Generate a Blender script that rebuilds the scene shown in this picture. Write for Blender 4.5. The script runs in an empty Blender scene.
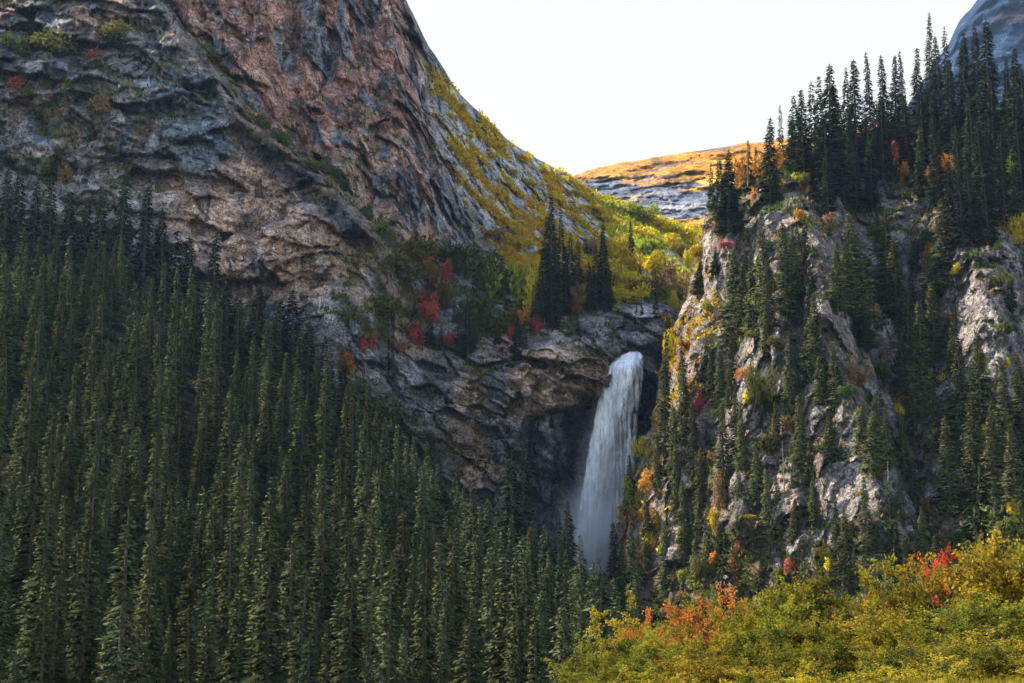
import bpy, math
import numpy as np
from mathutils import Vector
S = bpy.context.scene
C = S.collection
R = math.radians
rng = np.random.default_rng(11)

# ------------------------------------------------------------------ camera
F_PX, CX, CY, HOR = 1576.0, 512.0, 341.5, 600.0
PITCH = math.atan((HOR - CY) / F_PX)
cp, sp = math.cos(PITCH), math.sin(PITCH)
cam = bpy.data.cameras.new('camera'); cam_o = bpy.data.objects.new('camera', cam); C.objects.link(cam_o)
cam.lens = 36.0 * F_PX / 1024; cam.sensor_width = 36; cam.clip_start = 0.1; cam.clip_end = 30000
cam_o.rotation_euler = (R(90) + PITCH, 0, 0); S.camera = cam_o

def at(px, py, Y):                      # a direction seen from the tripod, at a distance Y up the valley
    px, py, Y = np.broadcast_arrays(np.asarray(px, float), np.asarray(py, float), np.asarray(Y, float))
    u = CY - py
    dy = F_PX * cp - u * sp; dz = F_PX * sp + u * cp; dx = px - CX
    k = Y / dy
    return np.stack([dx * k, Y, dz * k], -1)
def to_px(P):
    P = np.asarray(P, float)
    d = P[..., 1] * cp + P[..., 2] * sp; u = -P[..., 1] * sp + P[..., 2] * cp
    return CX + F_PX * P[..., 0] / d, CY - F_PX * u / d

# ------------------------------------------------------------------ noise
_p = np.random.default_rng(5).permutation(256); PERM = np.concatenate([_p, _p, _p])
_g = np.random.default_rng(6).normal(size=(256, 3)); GR = _g / np.linalg.norm(_g, axis=1)[:, None]
def perlin(P):
    i = np.floor(P).astype(np.int64); f = P - i; i &= 255
    u = f * f * f * (f * (f * 6 - 15) + 10)
    out = 0
    for dx in (0, 1):
        for dy in (0, 1):
            for dz in (0, 1):
                h = PERM[PERM[PERM[(i[..., 0] + dx) & 255] + ((i[..., 1] + dy) & 255)] + ((i[..., 2] + dz) & 255)]
                g = GR[h]
                d = g[..., 0] * (f[..., 0] - dx) + g[..., 1] * (f[..., 1] - dy) + g[..., 2] * (f[..., 2] - dz)
                w = (u[..., 0] if dx else 1 - u[..., 0]) * (u[..., 1] if dy else 1 - u[..., 1]) * (u[..., 2] if dz else 1 - u[..., 2])
                out = out + w * d
    return out * 1.6
def fbm(P, sc, octs=4, gain=.5, off=0.):
    P = P / np.asarray(sc, float) + off
    a, s, t = 1., 0., 0.
    for k in range(octs):
        s = s + a * perlin(P); t += a; a *= gain; P = P * 2.03 + 17.3
    return s / t
def ridged(P, sc, octs=4, off=0., gain=.5):
    P = P / np.asarray(sc, float) + off
    a, s, t = 1., 0., 0.
    for k in range(octs):
        s = s + a * (1 - np.abs(perlin(P)) * 2); t += a; a *= gain; P = P * 2.03 + 9.1
    return s / t
def worley(P, sc, off=0.):
    P = P / np.asarray(sc, float) + off
    i = np.floor(P).astype(np.int64); f = P - i
    d1 = np.full(P.shape[:-1], 9.); d2 = d1.copy(); cid = np.zeros(P.shape[:-1])
    for dx in (-1, 0, 1):
        for dy in (-1, 0, 1):
            for dz in (-1, 0, 1):
                h = PERM[PERM[PERM[(i[..., 0] + dx) & 255] + ((i[..., 1] + dy) & 255)] + ((i[..., 2] + dz) & 255)]
                r = GR[h] * .38 + .5
                d = (dx + r[..., 0] - f[..., 0]) ** 2 + (dy + r[..., 1] - f[..., 1]) ** 2 + (dz + r[..., 2] - f[..., 2]) ** 2
                n = d < d1
                d2 = np.where(n, d1, np.minimum(d2, d)); cid = np.where(n, h / 255., cid); d1 = np.where(n, d, d1)
    return np.sqrt(d1), np.sqrt(d2), cid
def facets(P, sc, tilt, off=0., jit=.5):   # broken slabs: every cell is a tilted flat face with its own stand-off
    P = P / np.asarray(sc, float) + off; i = np.floor(P).astype(np.int64); f = P - i
    d1 = np.full(P.shape[:-1], 9.); d2 = d1.copy(); val = np.zeros(P.shape[:-1])
    for dx in (-1, 0, 1):
        for dy in (-1, 0, 1):
            for dz in (-1, 0, 1):
                h = PERM[PERM[PERM[(i[..., 0] + dx) & 255] + ((i[..., 1] + dy) & 255)] + ((i[..., 2] + dz) & 255)]
                r = GR[h] * .42 + .5; vx, vy, vz = f[..., 0] - dx - r[..., 0], f[..., 1] - dy - r[..., 1], f[..., 2] - dz - r[..., 2]
                d = vx * vx + vy * vy + vz * vz; g = GR[(h * 7 + 13) & 255]; v = (vx * g[..., 0] + vz * g[..., 2]) * tilt + g[..., 1] * jit
                n = d < d1; d2 = np.where(n, d1, np.minimum(d2, d)); val = np.where(n, v, val); d1 = np.where(n, d, d1)
    return val, np.sqrt(d2) - np.sqrt(d1)
def slabs(W, strata, s=1.):
    rough = ss(-.25, .3, fbm(W, 38., 2, off=71))
    a, ea = facets(W, (30 * s, 24 * s, 26 * s), 1., 1.); b, eb = facets(W, np.array([13., 11, 12]) * s, 1.1, 4., .8); c, ec = facets(W, np.array([5.2, 5, 4.4]) * s, 1.2, 8., .6); d, ed = facets(W, np.array([2.3, 2.3, 1.9]) * s, 1.2, 6., .6)
    return (a * 11 + b * 6.5 - .4 * (1 - ss(0, .07, eb)) + c * (1.4 + 2.2 * rough) - .3 * (1 - ss(0, .12, ec)) * rough + d * (.4 + 1.1 * rough)) * s
def ss(a, b, x):
    t = np.clip((x - a) / (b - a), 0, 1); return t * t * (3 - 2 * t)
def tps(pts):                            # thin plate through (u, v, value)
    pts = np.asarray(pts, float); X = pts[:, :2] / 100.; n = len(X)
    def U(r2): return np.where(r2 > 1e-12, .5 * r2 * np.log(np.maximum(r2, 1e-12)), 0)
    K = U(((X[:, None] - X[None]) ** 2).sum(-1)) + np.eye(n) * .02
    Pm = np.c_[np.ones(n), X]; A = np.zeros((n + 3, n + 3)); A[:n, :n] = K; A[:n, n:] = Pm; A[n:, :n] = Pm.T
    w = np.linalg.solve(A, np.r_[pts[:, 2], 0, 0, 0])
    def f(u, v):
        q = np.stack([np.asarray(u, float), np.asarray(v, float)], -1) / 100.
        out = w[n] + w[n + 1] * q[..., 0] + w[n + 2] * q[..., 1]
        for k in range(n): out = out + w[k] * U((q[..., 0] - X[k, 0]) ** 2 + (q[..., 1] - X[k, 1]) ** 2)
        return out
    return f
def seg_dist(u, v, line):                # distance to a polyline, and the side (+ = right/up of its direction)
    best = np.full(np.shape(u), 1e9); side = np.zeros(np.shape(u))
    for (a, b), (c, d) in zip(line[:-1], line[1:]):
        ex, ey = c - a, d - b; L = ex * ex + ey * ey
        t = np.clip(((u - a) * ex + (v - b) * ey) / L, 0, 1)
        dx, dy = u - a - t * ex, v - b - t * ey; dd = np.hypot(dx, dy)
        s = np.sign(dx * ey - dy * ex)
        m = dd < best; best = np.where(m, dd, best); side = np.where(m, s, side)
    return best, side
def poly_mask(u, v, pts, soft):          # soft-edged polygon: 1 inside
    ins = np.zeros(np.shape(u), bool); n = len(pts)
    for k in range(n):
        (a, b), (c, d) = pts[k], pts[(k + 1) % n]
        if b == d: continue
        ins ^= ((b > v) != (d > v)) & (u < (c - a) * (v - b) / (d - b) + a)
    dist, _ = seg_dist(u, v, list(pts) + [pts[0]])
    return np.clip(.5 + np.where(ins, dist, -dist) / (2 * soft), 0, 1)
def blob(u, v, cx, cy, rx, ry): return np.exp(-((u - cx) / rx) ** 2 - ((v - cy) / ry) ** 2)
def mix(a, b, t): return a + (np.asarray(b, float) - a) * np.asarray(t)[..., None]

# ------------------------------------------------------------------ mesh helpers
def mesh(name, V, F, smooth=False, col=None, tone=None, veg=None):
    me = bpy.data.meshes.new(name); V = np.ascontiguousarray(V, np.float32); F = np.ascontiguousarray(F, np.int32)
    me.vertices.add(len(V)); me.vertices.foreach_set('co', V.ravel())
    me.loops.add(F.size); me.loops.foreach_set('vertex_index', F.ravel())
    me.polygons.add(len(F)); me.polygons.foreach_set('loop_start', np.arange(0, F.size, F.shape[1], dtype=np.int32))
    if smooth: me.polygons.foreach_set('use_smooth', np.ones(len(F), bool))
    me.update(calc_edges=True)
    if col is not None:
        a = me.attributes.new('albedo', 'FLOAT_COLOR', 'POINT')
        a.data.foreach_set('color', np.c_[col.reshape(-1, 3), np.ones(len(V))].astype(np.float32).ravel())
    for nm, arr in (('tone', tone), ('veg', veg)):
        if arr is not None:
            a = me.attributes.new(nm, 'FLOAT', 'POINT'); a.data.foreach_set('value', np.asarray(arr, np.float32).ravel())
    return me
def grid_faces(nr, nc):
    i = np.arange(nr * nc).reshape(nr, nc)
    return np.stack([i[:-1, :-1], i[:-1, 1:], i[1:, 1:], i[1:, :-1]], -1).reshape(-1, 4)
def grid_normals(P):
    n = np.cross(np.gradient(P, axis=1), np.gradient(P, axis=0)); n /= np.linalg.norm(n, axis=-1, keepdims=True) + 1e-9
    return n
def obj(name, me, mat=None, parent=None, **props):
    o = bpy.data.objects.new(name, me); C.objects.link(o)
    if mat is not None:
        me.materials.append(mat)
    if parent is not None: o.parent = parent
    for k, v in props.items(): o[k] = v
    return o
def tube(pts, rad, sides=6):
    pts = np.asarray(pts, float); n = len(pts)
    T = np.gradient(pts, axis=0); T /= np.linalg.norm(T, axis=1)[:, None] + 1e-9
    ref = np.where(np.abs(T[:, 2:3]) > .9, np.array([[1., 0, 0]]), np.array([[0, 0, 1.]]))
    A = np.cross(T, ref); A /= np.linalg.norm(A, axis=1)[:, None] + 1e-9; B = np.cross(T, A)
    th = np.arange(sides) * 2 * math.pi / sides
    V = pts[:, None] + (A[:, None] * np.cos(th)[None, :, None] + B[:, None] * np.sin(th)[None, :, None]) * np.asarray(rad, float)[:, None, None]
    F = [(i * sides + j, i * sides + (j + 1) % sides, (i + 1) * sides + (j + 1) % sides, (i + 1) * sides + j) for i in range(n - 1) for j in range(sides)]
    return V.reshape(-1, 3), np.array(F)
def merge(parts):
    V, Fs, o = [], [], 0
    for v, f in parts: V.append(v); Fs.append(np.asarray(f) + o); o += len(v)
    return np.concatenate(V), np.concatenate(Fs)

# ------------------------------------------------------------------ materials
class NT:
    def __init__(s, name):
        s.m = bpy.data.materials.new(name); s.m.use_nodes = True; s.t = s.m.node_tree; s.t.nodes.clear()
        s.out = s.n('ShaderNodeOutputMaterial')
    def n(s, typ, **kw):
        nd = s.t.nodes.new(typ)
        for k, v in kw.items():
            if k.startswith('i_'):
                key = k[2:]; key = int(key) if key.isdigit() else key.replace('_', ' ')
                if hasattr(v, 'is_linked'): s.t.links.new(v, nd.inputs[key])
                else: nd.inputs[key].default_value = v
            else: setattr(nd, k, v)
        return nd
    def l(s, a, b): s.t.links.new(a, b)
    def math(s, op, a, b=0., c=None, clamp=False):
        nd = s.n('ShaderNodeMath', operation=op, use_clamp=clamp)
        for i, v in enumerate((a, b) if c is None else (a, b, c)):
            if hasattr(v, 'is_linked'): s.l(v, nd.inputs[i])
            else: nd.inputs[i].default_value = v
        return nd.outputs[0]
    def mixc(s, f, a, b, blend='MIX'):
        nd = s.n('ShaderNodeMix', data_type='RGBA', blend_type=blend)
        for key, v in ((0, f), (6, a), (7, b)):
            if hasattr(v, 'is_linked'): s.l(v, nd.inputs[key])
            else: nd.inputs[key].default_value = (*v, 1) if isinstance(v, tuple) and len(v) == 3 else v
        return nd.outputs[2]
    def maprange(s, v, a, b, c=0., d=1.):
        nd = s.n('ShaderNodeMapRange', interpolation_type='SMOOTHSTEP'); s.l(v, nd.inputs[0])
        for i, x in enumerate((a, b, c, d)): nd.inputs[i + 1].default_value = x
        return nd.outputs[0]
    def noise(s, vec, scale, detail=4, rough=.6, dist=0.):
        nd = s.n('ShaderNodeTexNoise', i_Scale=scale, i_Detail=float(detail), i_Roughness=rough, i_Distortion=dist); s.l(vec, nd.inputs['Vector']); return nd.outputs[0]

def rock_material(name, streak=.8, crack=.6, bump=1.0, fine=1.0):
    t = NT(name); gain = dict(cliff_rock=1.85, bluff_rock=1.0).get(name, 1.); g = t.n('ShaderNodeNewGeometry'); pos = g.outputs['Position']
    col = t.n('ShaderNodeAttribute', attribute_name='albedo').outputs['Color']
    veg = t.n('ShaderNodeAttribute', attribute_name='veg').outputs['Fac']
    mp = t.n('ShaderNodeMapping', i_Scale=(1, 1, .22)); t.l(pos, mp.inputs[0])           # runs down the wall
    tilt = t.n('ShaderNodeMapping', i_Rotation=(0, R(18), 0), i_Scale=(.35, .35, 1.4)); t.l(pos, tilt.inputs[0])
    n1 = t.noise(pos, .09 * fine, 9, .68); n2 = t.noise(mp.outputs[0], .16 * fine, 7, .62, .6); n3 = t.noise(tilt.outputs[0], .22 * fine, 6, .62, .4)
    nf = t.noise(pos, .95 * fine, 5, .75)
    notveg = t.math('SUBTRACT', 1., veg)
    f1 = t.maprange(n1, .36, .64, .55 * gain, 1.45 * gain)
    c = t.mixc(1., col, t.n('ShaderNodeCombineColor', i_0=f1, i_1=f1, i_2=f1).outputs[0], 'MULTIPLY')
    st = t.maprange(n2, .54, .62, 0, streak); st = t.math('MULTIPLY', st, notveg)
    c = t.mixc(st, c, (.028, .032, .038))
    pale = t.maprange(n2, .34, .41, .5 if gain > 1 else .25, 0); pale = t.math('MULTIPLY', pale, notveg)
    c = t.mixc(pale, c, (.34, .335, .335))
    n5 = t.noise(pos, .35 * fine, 6, .72); spk = t.math('MULTIPLY', t.maprange(n5, .60, .68, 0, .5 if gain > 1 else .2), notveg); c = t.mixc(spk, c, (.40, .40, .41))
    hol = t.math('MULTIPLY', t.maprange(n5, .33, .40, .75, 0), notveg); c = t.mixc(hol, c, (.035, .038, .045))
    rust = t.maprange(n3, .58, .72, 0, .55); rust = t.math('MULTIPLY', rust, notveg)
    c = t.mixc(rust, c, (.19, .085, .05))
    vo = t.n('ShaderNodeTexVoronoi', feature='DISTANCE_TO_EDGE', i_Scale=.13 * fine)
    wob = t.n('ShaderNodeTexNoise', i_Scale=.25 * fine, i_Detail=4.); t.l(pos, wob.inputs['Vector'])
    ad = t.n('ShaderNodeVectorMath', operation='MULTIPLY_ADD'); t.l(wob.outputs['Color'], ad.inputs[0]); ad.inputs[1].default_value = (7, 7, 7); t.l(tilt.outputs[0], ad.inputs[2])
    t.l(ad.outputs[0], vo.inputs['Vector'])
    ck = t.math('MULTIPLY', t.maprange(vo.outputs[0], .0, .035, crack * .5, 0), t.maprange(n1, .42, .6, 0, 1.)); ck = t.math('MULTIPLY', ck, notveg)
    c = t.mixc(ck, c, (.03, .03, .032))
    mpv = t.n('ShaderNodeMapping', i_Rotation=(0, R(-9), 0), i_Scale=(1, 1, .26)); t.l(pos, mpv.inputs[0]); mph = t.n('ShaderNodeMapping', i_Rotation=(0, R(14), 0), i_Scale=(.3, .5, 1.)); t.l(pos, mph.inputs[0])
    lines = []
    for vec, sc_, wd, msk in ((mpv.outputs[0], .10, .016, t.maprange(n3, .42, .56, 0, 1)), (mph.outputs[0], .12, .017, t.maprange(n1, .40, .58, 0, 1)), (mph.outputs[0], .34, .022, t.maprange(n2, .40, .55, 0, .8)), (mpv.outputs[0], .30, .022, t.maprange(n1, .62, .45, 0, .8))):
        v_ = t.math('ABSOLUTE', t.math('SUBTRACT', t.noise(vec, sc_ * fine, 5, .55, .5), .5)); lines.append(t.math('MULTIPLY', t.maprange(v_, 0, wd, 1, 0), msk))
    lin = t.math('MULTIPLY', t.math('MAXIMUM', t.math('MAXIMUM', lines[0], lines[1]), t.math('MAXIMUM', lines[2], lines[3])), notveg)
    c = t.mixc(t.math('MULTIPLY', lin, crack * 1.1, clamp=True), c, (.028, .03, .036))
    ff = t.maprange(nf, .36, .64, .5, 1.5)
    c = t.mixc(1., c, t.n('ShaderNodeCombineColor', i_0=ff, i_1=ff, i_2=ff).outputs[0], 'MULTIPLY')
    h = t.math('ADD', t.math('MULTIPLY', n1, 1.6), t.math('MULTIPLY', n2, 1.2))
    h = t.math('ADD', h, t.math('MULTIPLY', n3, 1.6)); h = t.math('ADD', h, t.math('MULTIPLY', nf, 1.3))
    h = t.math('ADD', h, t.maprange(vo.outputs[0], 0, .06, -.7, 0))
    h = t.math('SUBTRACT', h, t.math('MULTIPLY', lin, .9))
    b = t.n('ShaderNodeBump', i_Strength=.9, i_Distance=1.2 * bump); t.l(h, b.inputs['Height'])
    p = t.n('ShaderNodeBsdfPrincipled', i_Roughness=.9); t.l(c, p.inputs['Base Color']); t.l(b.outputs[0], p.inputs['Normal'])
    p.inputs['Specular IOR Level'].default_value = 0. if streak == 0 else .08
    t.l(p.outputs[0], t.out.inputs[0]); return t.m
def leaf_material(name, dark, light, trans=.35, vary=.25):
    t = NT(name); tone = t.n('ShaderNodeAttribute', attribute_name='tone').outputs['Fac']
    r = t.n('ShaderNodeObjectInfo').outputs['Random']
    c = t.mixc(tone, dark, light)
    hs = t.n('ShaderNodeHueSaturation'); t.l(c, hs.inputs['Color'])
    t.l(t.math('MULTIPLY_ADD', r, vary * 2, 1 - vary), hs.inputs['Value'])
    t.l(t.math('MULTIPLY_ADD', r, .03, .485), hs.inputs['Hue'])
    d = t.n('ShaderNodeBsdfDiffuse'); t.l(hs.outputs[0], d.inputs[0])
    tr = t.n('ShaderNodeBsdfTranslucent'); t.l(hs.outputs[0], tr.inputs[0])
    m = t.n('ShaderNodeMixShader', i_0=trans); t.l(d.outputs[0], m.inputs[1]); t.l(tr.outputs[0], m.inputs[2])
    t.l(m.outputs[0], t.out.inputs[0]); return t.m
def plain(name, col, rough=.85, var=.35, scale=2.):
    t = NT(name); pos = t.n('ShaderNodeTexCoord').outputs['Object']; n = t.noise(pos, scale, 5, .6)
    f = t.maprange(n, .3, .7, 1 - var, 1 + var)
    c = t.mixc(1., col, t.n('ShaderNodeCombineColor', i_0=f, i_1=f, i_2=f).outputs[0], 'MULTIPLY')
    p = t.n('ShaderNodeBsdfPrincipled', i_Roughness=rough); t.l(c, p.inputs['Base Color']); t.l(p.outputs[0], t.out.inputs[0]); return t.m
M_CLIFF = rock_material('cliff_rock'); M_BLUFF = rock_material('bluff_rock', streak=.55, crack=.7, bump=1.)
M_FAR = rock_material('far_rock', streak=.4, crack=.2, fine=.35, bump=2.)
M_GROUND = rock_material('forest_soil', streak=0., crack=0., bump=.5)
M_BARK = plain('spruce_bark', (.085, .06, .045), scale=1.5); M_DEAD = plain('dead_wood', (.2, .18, .16), scale=1.5); M_STEM = plain('shrub_stem', (.06, .042, .03), scale=20.)
M_NEEDLE = leaf_material('spruce_needles', (.006, .015, .013), (.108, .112, .044), .06, .33)
M_NEEDLE_DARK = leaf_material('shaded_spruce_needles', (.008, .019, .016), (.055, .068, .034), .05, .2)  # same needles darkened: shade put into the colour for rim, near, shelf, crest
M_NEEDLE_LIGHT = leaf_material('sunlit_spruce_needles', (.014, .028, .017), (.165, .165, .058), .08, .35)  # same needles lightened: sunlight put into the colour for bluff trees
LEAF = dict(
    green=leaf_material('green_leaves', (.030, .050, .018), (.10, .13, .035), .35),
    olive=leaf_material('olive_leaves', (.055, .060, .018), (.16, .14, .035), .35),
    lime=leaf_material('yellow_green_leaves', (.13, .16, .018), (.40, .42, .045), .5),
    yellow=leaf_material('yellow_leaves', (.34, .26, .015), (.74, .58, .04), .55),
    orange=leaf_material('orange_leaves', (.14, .09, .025), (.66, .26, .04), .5),
    red=leaf_material('red_leaves', (.13, .055, .03), (.66, .15, .11), .45),
    tan=leaf_material('tan_leaves', (.12, .08, .035), (.34, .21, .09), .35),
    amber=leaf_material('amber_scrub_leaves', (.34, .18, .02), (.78, .46, .04), .55),
    pale=leaf_material('pale_green_leaves', (.05, .08, .02), (.23, .27, .06), .4),
    scarlet=leaf_material('scarlet_leaves', (.30, .02, .015), (.70, .07, .04), .5),
    front=leaf_material('front_leaves', (.030, .046, .010), (.245, .215, .021), .4, .25),
    frontgold=leaf_material('golden_front_leaves', (.09, .085, .012), (.36, .26, .025), .45, .22),
)

# ------------------------------------------------------------------ the left mountain and the headwall of the falls
SKY_A = np.array([(-200, -60), (0, -150), (150, -230), (260, -215), (340, -120), (390, -30), (405, -2), (416, 20), (428, 45), (440, 62), (455, 88), (470, 104), (490, 122), (505, 138), (520, 148), (545, 162), (560, 172), (578, 180), (596, 193), (615, 200), (640, 212), (665, 220), (690, 228), (720, 240), (780, 275)], float)
PTS_A = [(-160, 400, 560), (-160, 200, 600), (-160, -50, 660), (0, 400, 575), (0, 250, 600), (0, 100, 625), (0, -80, 665), (100, 300, 605), (120, 150, 628), (130, 20, 650), (130, -150, 690),
    (230, 330, 612), (230, 230, 622), (220, 120, 640), (250, 20, 680), (250, -150, 740), (330, 330, 612), (320, 260, 628), (330, 200, 648), (300, 100, 680), (330, 30, 705), (350, -80, 750), (400, 20, 760), (390, 120, 705), (380, 200, 672), (400, 280, 650),
    (430, 100, 760), (450, 180, 730), (440, 240, 700), (430, 290, 672), (420, 330, 650), (460, 95, 800), (500, 150, 830), (545, 175, 880), (500, 220, 765), (540, 240, 785), (580, 260, 790), (620, 260, 820), (600, 205, 930), (650, 222, 960), (690, 240, 970), (720, 260, 980), (780, 300, 980),
    (660, 260, 860), (690, 290, 840), (640, 290, 745), (600, 300, 700), (560, 310, 680), (520, 310, 676), (480, 320, 668), (460, 290, 685), (540, 270, 715), (600, 285, 725),
    (400, 380, 632), (440, 380, 642), (480, 380, 648), (400, 450, 618), (450, 450, 632), (500, 450, 640), (380, 340, 628), (400, 520, 610), (480, 520, 632), (520, 370, 652), (560, 370, 652), (560, 330, 664), (600, 345, 662), (620, 385, 664), (640, 330, 682), (660, 310, 700), (680, 320, 705), (660, 360, 690), (660, 450, 690),
    (540, 460, 652), (580, 480, 672), (620, 460, 680), (540, 560, 645), (600, 560, 662), (660, 560, 690), (480, 640, 620), (600, 660, 650), (200, 480, 590), (300, 420, 600), (300, 560, 590), (0, 560, 560), (-160, 560, 540), (760, 400, 760), (760, 560, 760)]
LEDGE = [(140, -40), (180, 28), (215, 70), (250, 118), (285, 148), (330, 182), (360, 215), (392, 250)]
def build_A():
    us = np.arange(-170, 775, 1.7); nr = 460
    top = np.interp(us, SKY_A[:, 0], SKY_A[:, 1]); top = top + fbm(np.stack([us, us * 0, us * 0], -1), 22., 4) * 3.0 * ss(395, 420, us)
    bot = 650.
    v = np.linspace(0, 1, nr)[:, None]; U = np.broadcast_to(us, (nr, len(us))); V = top + (bot - top) * v
    f = tps(PTS_A); Y = f(U, V)
    d, s = seg_dist(U, V, LEDGE); sd = d * s                       # + = the upper right side
    fade = ss(-60, 20, V) * (1 - ss(372, 400, U))
    Y = Y + (ss(-4, 7, sd) - .5) * 26 * fade - 7 * np.exp(-((sd + 7) / 9) ** 2) * fade
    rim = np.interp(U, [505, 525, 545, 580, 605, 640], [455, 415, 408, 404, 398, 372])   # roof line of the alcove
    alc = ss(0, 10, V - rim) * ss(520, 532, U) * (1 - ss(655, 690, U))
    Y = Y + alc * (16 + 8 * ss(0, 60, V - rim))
    spur = blob(U, V, 551, 440, 11, 34); Y = Y - spur * 15 * alc
    Y = Y - 7 * ss(0, 14, V - 352) * (1 - ss(-6, 8, V - rim)) * ss(515, 530, U) * (1 - ss(606, 618, U))    # tan bulge above the alcove
    notch = np.exp(-((U - np.interp(V, [340, 370, 450, 560], [646, 622, 605, 588])) / 20) ** 2) * ss(344, 356, V); Y = Y + 8 * notch * (1 - ss(380, 420, V))
    P0 = at(U, V, Y); Q = P0.copy()
    slope = poly_mask(U, V, [(425, 60), (470, 95), (560, 165), (760, 240), (775, 300), (655, 300), (600, 290), (520, 265), (480, 230), (440, 150)], 14)
    gully = poly_mask(U, V, [(330, 250), (420, 235), (515, 250), (660, 290), (640, 305), (560, 330), (500, 345), (430, 350), (345, 350)], 14)
    soft = np.clip(1 - .65 * gully - .45 * slope, .2, 1)
    # relief in metres, towards the valley
    W = Q + np.stack([fbm(Q, 30., 2, off=3), fbm(Q, 30., 2, off=9), fbm(Q, 30., 2, off=5)], -1) * 5
    dip = np.where(U < 0, .12, .12) + .3 * ss(230, 400, U); Ws = np.stack([W[..., 0], W[..., 1], W[..., 2] + dip * W[..., 0]], -1)
    vert = poly_mask(U, V, [(200, -260), (420, -40), (500, 130), (480, 260), (392, 250), (330, 182), (250, 118), (170, 20)], 14)
    r = fbm(W, 80., 3) * 13 + ridged(W, (22, 28, 110), 3, off=4) * (3.5 + 5 * vert)
    r = r + slabs(Ws * np.array([.8, .8, 1.25]), 1) * (1 - vert) + slabs(Ws * np.array([1.25, 1.1, .5]) + 50, 0) * vert
    zz = (Ws[..., 2] + fbm(W, 45., 3, off=2) * 14) / 13.; st = zz - np.floor(zz); ter = ss(.0, .85, st) - st
    big = ss(-.05, .25, fbm(W, 60., 2, off=31)); r = r + ter * (5 + 11 * big) * (1 - .7 * vert)
    zz2 = (Ws[..., 2] + fbm(W, 25., 3, off=12) * 8) / 4.3; s2 = zz2 - np.floor(zz2); r = r + (ss(0, .8, s2) - s2) * 3. * ss(-.1, .2, fbm(W, 33., 2, off=37)) * (1 - .6 * vert)
    r = r + fbm(Q, 3., 3, off=8) * .45
    along = Q[..., 0] * .80 - Q[..., 2] * .60; across = Q[..., 0] * .60 + Q[..., 2] * .80
    rib = ridged(np.stack([along * .22, Q[..., 1] * .15, across], -1), 17., 4, off=2)
    r = r * soft + slope * (rib * 8)
    edge = ss(0, .012, v) * (1 - .6 * ss(640, 700, U))
    P = at(U, V, Y - r * edge)
    P = P + np.stack([fbm(Q, 6., 3, off=41), 0 * U, fbm(Q, 7., 3, off=51)], -1) * 1.5 * soft[..., None] * ss(0, .02, v)[..., None]
    N = grid_normals(P); up = np.clip(N[..., 2] * np.sign(-N[..., 1:2].mean()) if False else np.abs(N[..., 2]), 0, 1)
    # what the rock is made of
    n1 = fbm(Q, 28., 4, off=60); n2 = fbm(Q, (9, 9, 30), 4, off=70); n3 = fbm(Q, 11., 4, off=80)
    col = np.broadcast_to(np.array([.175, .168, .165]), P.shape).copy()
    col = mix(col, (.24, .155, .115), ss(-.1, .25, n1) * .85 * (U < 420))
    upper = poly_mask(U, V, [(215, -260), (400, -40), (430, 70), (455, 150), (465, 215), (420, 262), (392, 250), (330, 182), (250, 118), (180, 20)], 12)
    col = mix(col, (.30, .155, .11), upper * (1 - .55 * ss(.0, .25, n3)))
    right = poly_mask(U, V, [(400, -40), (500, 120), (520, 200), (480, 260), (440, 240), (425, 120)], 22)
    col = mix(col, (.145, .13, .135), right * .8)
    pink = poly_mask(U, V, [(165, 175), (230, 150), (300, 168), (350, 215), (392, 262), (345, 290), (300, 306), (215, 296), (170, 250)], 9)
    col = mix(col, (.37, .25, .18), pink)
    pink2 = poly_mask(U, V, [(330, 190), (345, 120), (400, 130), (420, 240), (395, 250)], 14); col = mix(col, (.30, .20, .145), pink2 * .8)
    col = mix(col, (.12, .155, .185), poly_mask(U, V, [(140, 60), (215, 75), (235, 150), (200, 185), (150, 150)], 12) * .8)
    col = mix(col, (.30, .30, .31), poly_mask(U, V, [(400, 205), (470, 190), (560, 245), (520, 262), (440, 262)], 10) * ss(-.15, .15, n3) * .8)
    col = mix(col, (.27, .235, .22), poly_mask(U, V, [(0, 150), (90, 130), (170, 170), (180, 260), (220, 300), (0, 300)], 16) * ss(-.35, .05, n3))
    col = mix(col, (.10, .125, .155), ss(.08, .22, fbm(Q, (10, 10, 34), 4, off=201)) * (U < 470) * (1 - .6 * pink) * .85 * (1 - .8 * (V > 150) * (U < 200)))          # long blue-black seep stains
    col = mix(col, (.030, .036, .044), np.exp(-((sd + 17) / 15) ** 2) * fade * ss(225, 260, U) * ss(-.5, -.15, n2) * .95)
    low = poly_mask(U, V, [(330, 290), (400, 270), (520, 330), (525, 480), (520, 600), (330, 600)], 12)
    col = mix(col, (.15, .145, .145), low * .85); col = mix(col, (.28, .195, .145), low * ss(.05, .3, n1) * .8)
    col = mix(col, (.36, .36, .37), (blob(U, V, 392, 378, 34, 12) + blob(U, V, 325, 315, 14, 14) + .8 * blob(U, V, 560, 355, 40, 7)) * ss(-.1, .15, n3))
    col = mix(col, (.38, .27, .19), poly_mask(U, V, [(508, 372), (540, 345), (612, 350), (606, 398), (545, 412), (512, 420)], 6) * .9)
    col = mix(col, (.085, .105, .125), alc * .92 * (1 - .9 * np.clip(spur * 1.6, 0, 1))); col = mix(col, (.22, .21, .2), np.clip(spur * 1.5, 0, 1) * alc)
    col = mix(col, (.42, .38, .36), poly_mask(U, V, [(628, 310), (640, 302), (668, 303), (668, 312), (650, 322), (636, 322)], 4))
    col = mix(col, (.25, .26, .27), slope * .85)
    gstrip = ss(.50, .68, rib + .22 * fbm(Q, 20., 3, off=6) + .14 * ss(0, -.5, sd * 0) ) * slope
    gstrip = np.clip(gstrip + slope * ss(595, 630, U) * ss(.2, .5, rib) * (1 - ss(235, 262, V)), 0, 1)
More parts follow.
